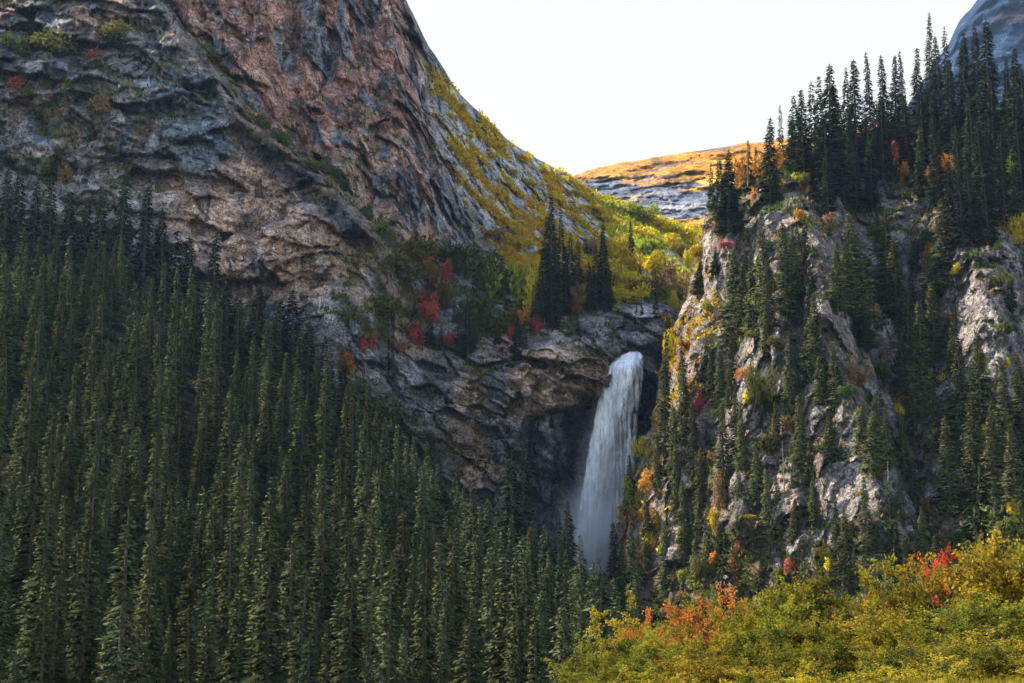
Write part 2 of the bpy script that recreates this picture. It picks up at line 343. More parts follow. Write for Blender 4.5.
    vz = np.clip(ss(.45, .75, up) * ss(-.15, .2, n3), 0, 1) * (1 - alc) * (1 - .8 * pink)
    ledgeveg = np.exp(-((sd - 4) / 6) ** 2) * fade * ss(-.2, .1, fbm(Q, 9., 3, off=91))
    patches = (blob(U, V, 35, 95, 40, 45) + blob(U, V, 120, 110, 50, 22) + blob(U, V, 110, 30, 40, 12) + blob(U, V, 60, 170, 40, 22)) * ss(-.1, .15, n3)
    lowveg = np.clip(gully * ss(-.22, .08, n3), 0, 1)
    foot = ss(360, 430, V) * (1 - ss(430, 480, U)) + ss(290, 340, V) * (1 - ss(280, 330, U))
    bare = poly_mask(U, V, [(622, 303), (640, 298), (670, 300), (670, 350), (640, 352), (624, 330)], 4)
    veg = (1 - bare) * np.clip(np.maximum.reduce([vz * .9, ledgeveg, patches, lowveg, gstrip, np.clip(foot, 0, 1) * .8 * ss(-.2, .1, n3)]), 0, 1)
    vcol = np.broadcast_to(np.array([.060, .062, .026]), P.shape).copy()
    vcol = mix(vcol, (.11, .08, .035), ss(0, .35, n1 + n3 * .5)); vcol = mix(vcol, (.04, .052, .022), ss(.1, .4, fbm(Q, 14., 3, off=99)))
    warm = np.clip(slope + poly_mask(U, V, [(500, 255), (560, 235), (700, 270), (660, 305), (560, 300)], 12), 0, 1)
    vcol = mix(vcol, (.42, .33, .04), warm * .95); vcol = mix(vcol, (.40, .20, .03), slope * ss(0, .3, n1) * (1 - ss(560, 620, U)) * .8)
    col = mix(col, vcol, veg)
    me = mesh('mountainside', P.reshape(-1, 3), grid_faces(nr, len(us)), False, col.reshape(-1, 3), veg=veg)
    # the far side of the ridge
    Pb = P[0]; rows = [Pb]
    for k, (dy, dz) in enumerate(((6, -1), (30, -14), (90, -60), (220, -200), (420, -420))):
        rows.append(Pb + np.stack([np.zeros(len(us)), np.full(len(us), float(dy)), np.full(len(us), float(dz)) + fbm(Pb + k * 9., 40., 3) * dy * .1], -1))
    rows = np.array(rows[::-1]); c2 = np.broadcast_to(col[0], rows.shape)
    me2 = mesh('far_side', rows.reshape(-1, 3), grid_faces(len(rows), len(us)), True, c2.reshape(-1, 3), veg=np.zeros(rows.shape[:2]))
    return us, top, bot, nr, P, N, veg, col, me, me2, dict(slope=slope, warm=warm, gully=gully, U=U, V=V, vcol=vcol)
usA, topA, botA, nrA, PA, NA, vegA, colA, meA, meA2, XA = build_A()
oA = obj('mountainside', meA, M_CLIFF, kind='structure'); obj('mountainside_back', meA2, M_CLIFF, kind='structure')
def hit_A(px, py):
    j = (px - usA[0]) / 1.7
    if j < 0 or j > len(usA) - 1: return None
    j = int(round(j)); t = topA[j]
    if py < t + 1 or py > botA: return None
    return PA[int(round((py - t) / (botA - t) * (nrA - 1))), j]

# ------------------------------------------------------------------ the rocky bluff on the right
EDGE_B = np.array([(60, 1275), (92, 1150), (106, 1024), (114, 950), (120, 915), (128, 880), (137, 850), (148, 822), (160, 795), (173, 768), (186, 742), (196, 724), (212, 706), (235, 700), (262, 697), (290, 688), (320, 676), (350, 668), (385, 660), (420, 652), (450, 640), (480, 629), (510, 620), (560, 612), (600, 606), (680, 596)], float)
PTS_B = [(700, 230, 600), (720, 300, 585), (690, 300, 600), (670, 400, 590), (640, 500, 575), (620, 600, 565), (600, 680, 560), (740, 250, 575), (760, 200, 605), (760, 330, 545), (740, 420, 535), (700, 520, 525), (700, 640, 515),
    (800, 160, 640), (820, 220, 585), (840, 300, 545), (830, 400, 510), (860, 480, 480), (860, 560, 462), (850, 640, 450), (780, 560, 490), (760, 480, 510), (900, 120, 690), (900, 200, 645), (900, 300, 590), (920, 400, 545), (930, 480, 505), (940, 560, 475),
    (980, 80, 720), (980, 200, 610), (985, 300, 560), (990, 400, 530), (1000, 500, 480), (1000, 600, 440), (1060, 60, 760), (1100, 200, 620), (1120, 400, 520), (1120, 600, 420), (1200, 100, 720), (1200, 600, 400), (1130, 10, 800), (1250, -150, 900), (1260, 300, 600), (950, 660, 430)]
def build_B():
    vs = np.r_[np.arange(60, 130, .6), np.arange(130, 680, 1.6)]; nc = 430
    L = np.interp(vs, EDGE_B[:, 0], EDGE_B[:, 1]); L = L + fbm(np.stack([vs, vs * 0, vs * 0], -1), 30., 5) * 10 * ss(150, 230, vs) + fbm(np.stack([vs, vs * 0, vs * 0], -1), 9., 2, off=4) * 30 * (1 - ss(110, 150, vs))
    u = np.linspace(0, 1, nc) ** 1.15; V = np.broadcast_to(vs[:, None], (len(vs), nc)); U = L[:, None] + (1280 - L[:, None]) * u
    Y = tps(PTS_B)(U, V)
    def rib(line, w, a):
        d, _ = seg_dist(U, V, line); return a * np.exp(-(d / w) ** 2)
    r0 = rib([(712, 225), (705, 300), (690, 345)], 20, 10) + rib([(690, 345), (655, 450), (625, 560)], 22, 8) + rib([(790, 175), (815, 260), (826, 330), (872, 430), (885, 530)], 22, 17) \
        + rib([(955, 215), (985, 300), (980, 410)], 34, 20) + rib([(905, 200), (885, 330), (925, 430)], 10, 6) + rib([(770, 200), (775, 330), (745, 430), (735, 520)], 15, 9) + rib([(940, 440), (900, 560)], 18, 8) \
        - rib([(745, 210), (745, 320), (715, 430), (690, 560)], 12, 11) - rib([(850, 150), (870, 300), (905, 420), (925, 540)], 15, 13) - rib([(800, 250), (800, 400), (815, 520)], 12, 9) - rib([(1010, 120), (1040, 330), (1020, 480)], 16, 14)
    Y = Y - r0 - 14 * np.clip(1 - (U - L[:, None]) / 26, 0, 1) * -1 * (V > 190)
    Q = at(U, V, Y)
    W = Q + np.stack([fbm(Q, 22., 2, off=3), fbm(Q, 22., 2, off=9), fbm(Q, 22., 2, off=5)], -1) * 4
    Ws = np.stack([W[..., 0], W[..., 1], W[..., 2] - .42 * W[..., 0]], -1); end = ss(910, 950, U)
    r = fbm(W, 55., 3, off=15) * 9 + ridged(W, (26, 26, 60), 3, off=24) * 4 + slabs(Ws * np.array([1.1, 1., .75]) + 20, 0, .95) * .58
    zz = (Ws[..., 2] + fbm(W, 40., 3, off=2) * 12) / 8.; st = zz - np.floor(zz); r = r + (ss(0, .8, st) - st) * (2 + 5 * end)
    r = r + fbm(Q, 2.6, 3, off=8) * .35
    calm = np.maximum(poly_mask(U, V, [(688, 228), (726, 222), (730, 348), (684, 352)], 6), poly_mask(U, V, [(848, 425), (862, 420), (890, 500), (884, 540), (826, 548), (812, 500)], 8))
    r = r * (1 - .62 * calm)
    P = at(U, V, Y - r)
    P = P + np.stack([fbm(Q, 6., 3, off=41), 0 * U, fbm(Q, 7., 3, off=51)], -1) * 1.6
    N = grid_normals(P); up = np.abs(N[..., 2])
    n1 = fbm(Q, 26., 4, off=160); n3 = fbm(Q, 9., 4, off=180); n4 = fbm(Q, 16., 4, off=130)
    col = np.broadcast_to(np.array([.30, .265, .235]), P.shape).copy()
    col = mix(col, (.31, .215, .165), ss(-.05, .25, n1) * .8); col = mix(col, (.11, .105, .11), ss(.12, .35, n4) * .7)
    col = mix(col, (.35, .315, .285), poly_mask(U, V, [(688, 232), (722, 225), (728, 345), (686, 352)], 6))
    col = mix(col, (.34, .30, .27), poly_mask(U, V, [(845, 430), (862, 425), (886, 500), (880, 535), (828, 545), (812, 500)], 8))
    col = mix(col, (.34, .30, .275), poly_mask(U, V, [(940, 215), (1024, 240), (1024, 380), (970, 380), (945, 300)], 10) * .8)
    warm = 1 - ss(10, 60, U - L[:, None]); warm = warm * ss(200, 260, V)
    col = mix(col, (.33, .25, .19), warm * .75)
    up_z = 1 - ss(150, 200, V)                                    # the wooded top
    veg = np.clip(np.maximum.reduce([ss(.5, .75, up) * ss(-.2, .12, n3), up_z * .95, ss(480, 560, V) * ss(-.2, .1, n3) * .8, warm * ss(.02, .2, n3) * .8,
        ss(3, 12, -r0) * ss(-.2, .1, n3) * .8]), 0, 1)
    vcol = np.broadcast_to(np.array([.060, .060, .026]), P.shape).copy(); vcol = mix(vcol, (.13, .085, .04), ss(0, .3, n4)); vcol = mix(vcol, (.035, .045, .022), ss(.0, .3, n1))
    vcol = mix(vcol, (.22, .15, .05), warm * .8)
    col = mix(col, vcol, veg)
    # the hidden flank: the surface runs on round the corner
    Lf = P[:, :1]; bk = []
    for dx, dy, dz in ((1.2, 8, -2), (3, 25, -8), (2, 70, -24), (-4, 150, -60), (-20, 300, -140)):
        m = ss(150, 230, V[:, :1])[..., None]                     # on top it drops behind the crest
        q = Lf + np.array([dx, dy, dz], float) * np.array([1., 1., 1.]) + fbm(Lf + dy, 18., 4)[..., None] * np.array([.12, .05, .1]) * dy * .6
        bk.append(q)
    allP = np.concatenate(bk[::-1] + [P], 1); c2 = np.concatenate([col[:, :1]] * 5 + [col], 1); v2 = np.concatenate([veg[:, :1]] * 5 + [veg], 1)
    me = mesh('rocky_bluff', allP.reshape(-1, 3), grid_faces(len(vs), nc + 5), False, c2.reshape(-1, 3), veg=v2)
    return vs, L, nc, P, N, veg, col, me, dict(U=U, V=V, warm=warm, vcol=vcol)
vsB, LB, ncB, PB, NB, vegB, colB, meB, XB = build_B()
oB = obj('rocky_bluff', meB, M_BLUFF, kind='structure')
def hit_B(px, py):
    if py < 60 or py > 678: return None
    i = int(np.searchsorted(vsB, py)); t = (px - LB[i]) / (1280 - LB[i])
    if t < 0 or t > 1: return None
    return PB[i, int(round(t ** (1 / 1.15) * (ncB - 1)))]

# ------------------------------------------------------------------ far hill and far mountain
def far_sheet(name, sky, bottom, Ytop, Ybot, step, seed, paint, amp, wl):
    sky = np.array(sky, float); us = np.arange(sky[0, 0], sky[-1, 0], step); top = np.interp(us, sky[:, 0], sky[:, 1])
    top = top + fbm(np.stack([us, us * 0, us * 0], -1), 26., 4, off=seed) * (2.5 if seed < 10 else 7.)
    nr = 150; v = np.linspace(0, 1, nr)[:, None]; U = np.broadcast_to(us, (nr, len(us))); V = top + (bottom - top) * v
    Y = Ytop + (Ybot - Ytop) * v + 0 * U; Q = at(U, V, Y)
    r = ridged(Q, wl, 5, off=seed) * amp + fbm(Q, wl * .6, 4, off=seed + 3) * amp * .6 + ridged(Q, wl * .22, 4, off=seed + 6) * amp * .28 + facets(Q, wl * .3, 1.2, seed)[0] * amp * .25
    zz = (Q[..., 2] + .1 * Q[..., 0] + fbm(Q, wl, 3, off=seed + 8) * wl * .3) / (wl * .22); st = zz - np.floor(zz); r = r + (ss(0, .8, st) - st) * amp * .8
    P = at(U, V, Y - r * ss(0, .04, v)); N = grid_normals(P); col, veg = paint(U, V, Q, np.abs(N[..., 2]), st)
    back = [P[0] + np.array([0, d, -h], float) for d, h in ((400, 300), (120, 60), (20, 4))]
    P2 = np.concatenate([np.array(back), P]); col = np.concatenate([col[:1]] * 3 + [col]); veg = np.concatenate([veg[:1]] * 3 + [veg])
    return obj(name, mesh(name, P2.reshape(-1, 3), grid_faces(nr + 3, len(us)), True, col.reshape(-1, 3), veg=veg), M_FAR, kind='structure'), P
def paint_hill(U, V, Q, up, st):
    n = fbm(Q, 90., 5, off=7) + .25 * fbm(Q, 14., 3, off=27); n2 = fbm(Q * np.array([.35, 1, 1]), 30., 4, off=3)
    col = np.broadcast_to(np.array([.15, .17, .21]), Q.shape).copy(); col = mix(col, (.36, .34, .34), ss(.0, .25, n2) * .8)
    rockz = blob(U, V, 640, 200, 70, 20) + blob(U, V, 720, 205, 60, 16) + .7 * blob(U, V, 600, 182, 18, 5)
    g = np.clip(ss(-.32, .05, n2 * .8 + n * .5 + .25 - rockz * .62), 0, 1)
    vc = mix(np.broadcast_to(np.array([.50, .21, .03]), Q.shape).copy(), (.45, .32, .05), ss(0, .3, n)); vc = mix(vc, (.18, .13, .05), ss(.1, .35, fbm(Q, 22., 3, off=12)))
    return mix(col, vc, g), g
far_sheet('far_hill', [(470, 215), (540, 190), (575, 175), (600, 167), (640, 160), (690, 152), (740, 144), (800, 138), (900, 120)], 300, 1500, 1080, 1.6, 3., paint_hill, 24., 80.)
def paint_far(U, V, Q, up, st):
    n = fbm(Q, 160., 4, off=17); col = np.broadcast_to(np.array([.010, .032, .080]), Q.shape).copy(); col = mix(col, (.04, .036, .045), ss(0, .3, n))  # blue of the distance haze put into the rock colour
    return col, np.zeros(U.shape)
far_sheet('far_mountain', [(780, 225), (860, 150), (905, 110), (932, 68), (948, 44), (960, 20), (973, 4), (994, -22), (1020, -50), (1080, -90), (1160, -120), (1300, -60)], 320, 3300, 2500, 2.4, 13., paint_far, 90., 260.)

# ------------------------------------------------------------------ ground: bench, creek valley, forest slope, out to the horizon
GP = [(-100, 300, 500), (0, 305, 500), (100, 322, 510), (200, 345, 518), (300, 395, 530), (350, 435, 545), (420, 495, 560), (500, 545, 585), (570, 580, 612), (0, 480, 350), (200, 530, 350), (400, 600, 350), (550, 640, 360),
      (0, 640, 250), (200, 700, 250), (400, 750, 250), (550, 760, 250), (0, 790, 180), (300, 840, 180), (600, 830, 180), (620, 625, 600), (700, 640, 545), (850, 620, 480), (1000, 600, 455), (1120, 560, 440), (700, 690, 350), (900, 660, 350), (1024, 620, 350), (700, 760, 250), (1024, 700, 250), (-200, 600, 250), (-200, 420, 380), (1200, 560, 350)]
gp = []
for px, py, Y in GP:
    q = at(px, py, Y); gp.append((q[0], q[1], q[2]))
gp += [(0, 130, -19), (-60, 130, -17), (60, 130, -17), (0, 90, -10), (-60, 90, -9), (40, 90, -9), (0, 60, -4.2), (18, 60, -3.2), (-18, 60, -5), (0, 50, -3.4), (16, 50, -2.3), (8, 50, -2.9), (-14, 50, -4), (0, 30, -2.3), (8, 30, -1.9), (-9, 30, -2.6), (0, 12, -1.8), (6, 12, -1.7), (-6, 12, -1.8), (0, 0, -1.7), (0, -60, -1.5), (60, 0, 0), (-60, 0, -4), (60, 50, -1), (-60, 50, -7),
       (0, 760, 10), (-200, 760, 60), (200, 760, 20), (200, 600, 10), (-260, 560, 110), (0, 1100, 20), (-300, 1100, 60), (300, 1100, 20), (300, 500, 20), (300, 200, -5), (-250, 200, 20), (-250, 350, 70), (300, -50, 5), (-250, -50, -5)]
gtps = tps(gp)
def gz(x, y):
    xc = np.clip(x, -300, 320); yc = np.clip(y, -80, 1150)
    z = gtps(xc, yc); out = np.hypot(x - xc, y - yc); far = ss(0, 900, out)
    Q = np.stack(np.broadcast_arrays(np.asarray(x, float), np.asarray(y, float), np.zeros(np.shape(x))), -1)
    z = z * (1 - far) + far * 0
    return z + fbm(Q, 40., 4, off=2) * 3.2 * ss(90, 180, np.asarray(y, float)) + fbm(Q, 5., 3, off=4) * .25
def axis(a, b, st, far):
    core = list(np.arange(a, b + .1, st)); s = st; x = b
    while x < far: s *= 1.35; x += s; core.append(x)
    s = st; x = a; lo = []
    while x > -far: s *= 1.35; x -= s; lo.append(x)
    return np.array(lo[::-1] + core)
gx, gy = axis(-300, 320, 4, 7000), axis(-80, 1150, 4, 7000)
GX, GY = np.meshgrid(gx, gy); GZ = gz(GX, GY); G3 = np.stack([GX, GY, GZ], -1)
n = fbm(G3, 12., 4, off=5); gcol = mix(mix(np.broadcast_to(np.array([.012, .014, .009]), G3.shape).copy(), (.02, .019, .010), ss(0, .3, n)), (.014, .012, .009), ss(.05, .3, fbm(G3, 25., 3, off=50)))
gcol = mix(gcol, (.08, .065, .025), 1 - ss(65, 90, GY))
o = obj('ground', mesh('ground', G3.reshape(-1, 3), grid_faces(*GX.shape)[:, ::-1], True, gcol.reshape(-1, 3), veg=np.ones(GX.shape)), M_GROUND, kind='structure')
HYS = np.arange(20, 640, 2.5)
gux, guy = np.arange(-300, 321, 4.), np.arange(-80, 1151, 4.); GU = gz(*np.meshgrid(gux, guy))
def gz_fast(x, y):
    a = np.clip((x + 300) / 4, 0, len(gux) - 2); b = np.clip((y + 80) / 4, 0, len(guy) - 2); i, j = a.astype(int), b.astype(int); f, g = a - i, b - j
    return (GU[j, i] * (1 - f) + GU[j, i + 1] * f) * (1 - g) + (GU[j + 1, i] * (1 - f) + GU[j + 1, i + 1] * f) * g
def hit_G(px, py):
    q = at(px, py, HYS); below = q[:, 2] < gz_fast(q[:, 0], q[:, 1])
    if not below.any(): return None
    k = int(np.argmax(below)); return np.array([q[k, 0], q[k, 1], gz(q[k, 0], q[k, 1])])
def hit(px, py):
    c = [h for h in (hit_A(px, py), hit_B(px, py), hit_G(px, py)) if h is not None]
    return min(c, key=lambda h: h[1]) if c else None

# ------------------------------------------------------------------ foliage cards
def cards(p0, p1, w, side=None):         # leaf-shaped quads from p0 to p1, half width w
    p0, p1 = np.asarray(p0, float), np.asarray(p1, float); d = p1 - p0
    if side is None:
        side = rng.normal(size=d.shape)
    s = np.cross(d, side); s /= np.linalg.norm(s, axis=1)[:, None] + 1e-9
    m = p0 + d * .45; V = np.stack([p0, m + s * np.asarray(w)[:, None], p1, m - s * np.asarray(w)[:, None]], 1)
    return V.reshape(-1, 3), np.arange(len(p0) * 4).reshape(-1, 4)
def outward(V, F, cen, mixw=.55):        # turn every card to face out of the crown and shade it softly round
    q = V.reshape(-1, 4, 3); fc = q.mean(1); o = fc - cen(fc); o /= np.linalg.norm(o, axis=1)[:, None] + 1e-9
    g = np.cross(q[:, 1] - q[:, 0], q[:, 2] - q[:, 0]); g /= np.linalg.norm(g, axis=1)[:, None] + 1e-9
    flip = (g * o).sum(1) < 0; F = F.copy(); F[flip] = F[flip][:, ::-1]; g[flip] *= -1
    n = g * (1 - mixw) + o * mixw; n /= np.linalg.norm(n, axis=1)[:, None] + 1e-9
    return F, np.repeat(n, 4, 0)
def set_normals(me, n): me.normals_split_custom_set_from_vertices(n.astype(np.float32)); return me
def crown_axis(fc): return np.stack([fc[:, 0] * 0, fc[:, 1] * 0, fc[:, 2] - .35 * np.hypot(fc[:, 0], fc[:, 1])], -1)
def spruce_mesh(seed, H=26., Rr=2.3, dens=1., shape=.7, thin=0., bare=.03):
    r = np.random.default_rng(seed); zs = np.arange(H * bare, H * .985, .42 / dens); P0, P1, Wd, T = [], [], [], []
    lean = r.normal(size=2) * .25; ph = r.random(4) * 6.28; lump = lambda z, a: 1 + .26 * math.sin(z * .9 + ph[0] + 1.5 * math.sin(a + ph[2])) + .16 * math.sin(z * 2.3 + ph[1] + a * 2)
    cx = lambda z: np.array([lean[0] * (z / H) ** 2 * 1.5, lean[1] * (z / H) ** 2 * 1.5, z])
    for z in zs:
        t = z / H; rad = Rr * (1 - t) ** shape * min(1, .6 + t * 3.); nb = max(3, int(round(5.5 + rad * 1.6 - thin * 3)))
        a0 = r.random() * 6.28
        for b in range(nb):
            if r.random() < .10 + thin * .3: continue
            a = a0 + b * 6.283 / nb + r.normal() * .25; L = max(.22, rad * lump(z, a) * (.72 + .4 * r.random()))
            o = np.array([math.cos(a), math.sin(a), 0]); c = cx(z + r.normal() * .1); droop = .18 + .3 * r.random() - .5 * max(0, t - .8) * 2
            e = c + o * L + np.array([0, 0, -droop * L]); tn = np.array([-math.sin(a), math.cos(a), 0])
            tone0 = .25 + .45 * r.random()
            P0.append(c + (e - c) * .15); P1.append(e + np.array([0, 0, .12 * L])); Wd.append(.14 + .07 * L); T.append(tone0 * .6)
            k = int((3 + L * 6.2) * dens)
            for q in range(k):
                s = .35 + .65 * (q + r.random()) / k; p = c + (e - c) * s + tn * r.normal() * .14 * L
                dr = o * (.25 + .35 * r.random()) + tn * r.normal() * .45 + np.array([0, 0, -.55 + .55 * r.random()])
                ln = (.34 + .38 * r.random()) * (1 if dens > .8 else 1.35)
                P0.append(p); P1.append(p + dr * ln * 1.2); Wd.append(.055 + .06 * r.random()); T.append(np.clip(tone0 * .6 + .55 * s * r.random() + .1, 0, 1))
    top = cx(H * .96); P0.append(top); P1.append(top + np.array([0, 0, H * .045])); Wd.append(.1); T.append(.5)
    V, Fc = cards(P0, P1, np.array(Wd) * (1 if dens > .8 else 1.7), r.normal(size=(len(P0), 3)) * .5 + np.array([0, 0, 1.])*r.choice([0, 1.5], size=(len(P0), 1)))
    zt = np.linspace(-1.5, H * .97, 12); tv, tf = tube([cx(max(z, 0)) * np.array([1, 1, 0]) + np.array([0, 0, z]) for z in zt], .30 * (1 - zt / H) ** .8 + .03, 7)
    return (V, Fc, np.repeat(T, 4)), (tv, tf)
SPEC = [(2.6, .78, 0, .02), (2.3, .80, 0, .03), (3.1, .9, 0, .02), (2.7, .82, .1, .04), (2.1, .7, .1, .05), (2.5, .88, .1, .02), (3.3, .95, 0, .02), (2.6, .75, 0, .06), (2.2, .85, .3, .08), (2.4, .78, 0, .02), (1.7, .7, .9, .15), (3.1, .85, .15, .05)]
SPR = []
for k, (rr, sh, th, ba) in enumerate(SPEC):
    (V, Fc, T), (tv, tf) = spruce_mesh(100 + k, 26., rr * 1.12, 1.12, sh, th, ba)
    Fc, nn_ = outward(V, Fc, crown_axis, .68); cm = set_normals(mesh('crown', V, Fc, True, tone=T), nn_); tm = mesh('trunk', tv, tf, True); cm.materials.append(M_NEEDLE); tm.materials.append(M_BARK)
    (V2, F2, T2), tr2 = spruce_mesh(200 + k, 26., rr * 1.12, .62, sh, th, ba)
    F2, nn2 = outward(V2, F2, crown_axis, .68)
    SPR.append(dict(crown=cm, trunk=tm, low=(V2, F2, T2, nn2), lowt=tr2, w=rr * 1.12))
def bush_mesh(seed, n=1100, size=.30, lobes=7, flat=.75):
    r = np.random.default_rng(seed); c = r.normal(size=(lobes, 3)) * np.array([.95, .95, .5]) + np.array([0, 0, 1.5]); rad = r.uniform(.6, 1.15, lobes); c[:, 2] = np.maximum(c[:, 2] * flat, .5)
    k = r.integers(0, lobes, n); d = r.normal(size=(n, 3)); d /= np.linalg.norm(d, axis=1)[:, None]; rr = r.random(n) ** .35
    p = c[k] + d * (rad[k] * rr)[:, None]; p = p + (perlin(p * 1.7 + seed)[:, None]) * d * .45; p[:, 2] = np.maximum(p[:, 2], .02)
    e = p + (r.normal(size=(n, 3)) + d * .8) * size * .7
    V, F = cards(p, e, np.full(n, size * .42), r.normal(size=(n, 3))); tone = np.clip(.5 + .35 * r.normal(size=n) * .6 + .3 * (rad[k] * rr - .5) + .25 * (perlin(p * .9 + seed * 3.)), 0, 1)
    st = [tube([(0, 0, -.6), c[j] * np.array([.4, .4, .5]), c[j]], [.09, .06, .02], 5) for j in range(lobes)]
    return (V, F, np.repeat(tone, 4)), merge(st)
BUSH = []
for k in range(7):
    (V, Fc, T), (sv, sf) = bush_mesh(300 + k, 1300, .30, 5 + k % 4, .6 + .08 * (k % 4))
    Fc, nn_ = outward(V, Fc, lambda f: f * 0 + np.array([0, 0, .7]), .5); cm = set_normals(mesh('foliage', V, Fc, True, tone=T), nn_); cm.materials.append(LEAF['green']); sm = mesh('stem', sv, sf); sm.materials.append(M_STEM)
    BUSH.append((cm, sm))
def empty(name, loc, rz=0., sc=1.):
    o = bpy.data.objects.new(name, None); C.objects.link(o); o.location = loc; o.rotation_euler = (0, 0, rz); o.scale = (sc, sc, sc) if np.isscalar(sc) else sc; o.empty_display_size = .5; return o
def child(name, me, parent, mat=None):
    o = bpy.data.objects.new(name, me); C.objects.link(o); o.parent = parent
    if mat is not None: o.material_slots[0].link = 'OBJECT'; o.material_slots[0].material = mat
    return o

# ------------------------------------------------------------------ every spruce: (tip px, tip py, height px, width factor, shape)
NORMAL = [0, 1, 2, 3, 4, 5, 7, 9]; WIDE = [2, 6, 11]; SPARSE = [8, 10]
TR = []                                   # (base xyz, height m, width factor, mesh index, zone)
def put(tx, ty, h, wf=1., kind=NORMAL, zone='', bx=None):
    P = None
    for b_ in range(0, 70, 3):
        P = hit(tx if bx is None else bx, ty + h + b_)
        if P is not None: break
    if P is None: print('no ground', tx, ty); return
    if zone == 'rim':                     # rooted on the forest floor, clear of the rock that leans out above
        Yc = min([P[1]] + [h_[1] for h_ in (hit_A(tx, v_) for v_ in range(int(ty), int(ty + h), 6)) if h_ is not None]) - 5; q = at(tx, ty, Yc); zb = float(gz(q[0], q[1])); Hm = q[2] - zb + .4
        if Hm > 44: zb = zb; wf *= 44 / Hm
        TR.append([q[0], q[1], zb - .4, Hm, wf * 1.12 * (26 / Hm) ** .35, kind[rng.integers(0, len(kind))], zone]); return
    q = at(tx, ty, P[1]); Hm = q[2] - P[2] + .4
    TR.append([q[0], P[1], P[2] - .4, Hm, wf * 1.12 * (26 / max(Hm, 6)) ** .35, kind[rng.integers(0, len(kind))], zone])
CREST = [(926, 10, 95, .8, SPARSE), (944, 25, 95, .9, SPARSE), (961, 33, 100, 1.1, NORMAL), (974, 27, 112, 1.1, NORMAL), (985, 20, 140, 1.3, NORMAL), (1013, 46, 118, 1.1, NORMAL), (1004, 58, 95, 1., NORMAL), (1022, 62, 120, 1.1, NORMAL), (936, 36, 95, 1., NORMAL), (914, 48, 95, 1., NORMAL),
    (901, 49, 95, .8, SPARSE), (893, 55, 88, 1., NORMAL), (882, 54, 105, 1., NORMAL), (868, 50, 95, .9, SPARSE), (853, 59, 115, 1.25, NORMAL), (844, 66, 80, 1., NORMAL), (827, 63, 130, 1.3, WIDE), (834, 80, 80, 1., NORMAL), (818, 76, 85, 1., NORMAL), (812, 80, 85, 1., NORMAL), (801, 88, 90, 1.1, NORMAL), (796, 96, 70, 1.2, NORMAL),
    (780, 104, 62, .7, SPARSE), (790, 112, 60, 1.1, NORMAL), (768, 118, 85, 1.2, NORMAL), (749, 140, 26, .9, NORMAL), (756, 147, 30, .9, NORMAL), (727, 148, 84, 1.3, WIDE), (720, 158, 62, 1.1, NORMAL), (711, 163, 38, .8, NORMAL), (734, 190, 34, 1.3, WIDE),
    (948, 60, 100, 1.1, NORMAL), (990, 80, 110, 1.2, NORMAL), (970, 90, 100, 1.2, NORMAL), (920, 85, 90, 1.1, NORMAL), (880, 95, 85, 1.1, NORMAL), (860, 105, 70, 1.1, NORMAL), (905, 95, 80, 1.1, NORMAL), (980, 120, 100, 1.2, NORMAL), (1000, 130, 95, 1.2, NORMAL), (1018, 120, 90, 1.1, NORMAL), (957, 125, 85, 1.1, NORMAL), (935, 118, 90, 1.2, NORMAL),
    (840, 100, 60, 1., NORMAL), (822, 110, 90, 1.3, WIDE), (870, 150, 60, 1.1, NORMAL), (888, 140, 40, 1., NORMAL), (968, 160, 75, 1.2, NORMAL), (985, 175, 70, 1.2, NORMAL), (960, 170, 75, 1.2, NORMAL), (1012, 165, 50, 1., NORMAL), (918, 150, 50, 1., NORMAL), (946, 160, 80, 1.2, NORMAL)]
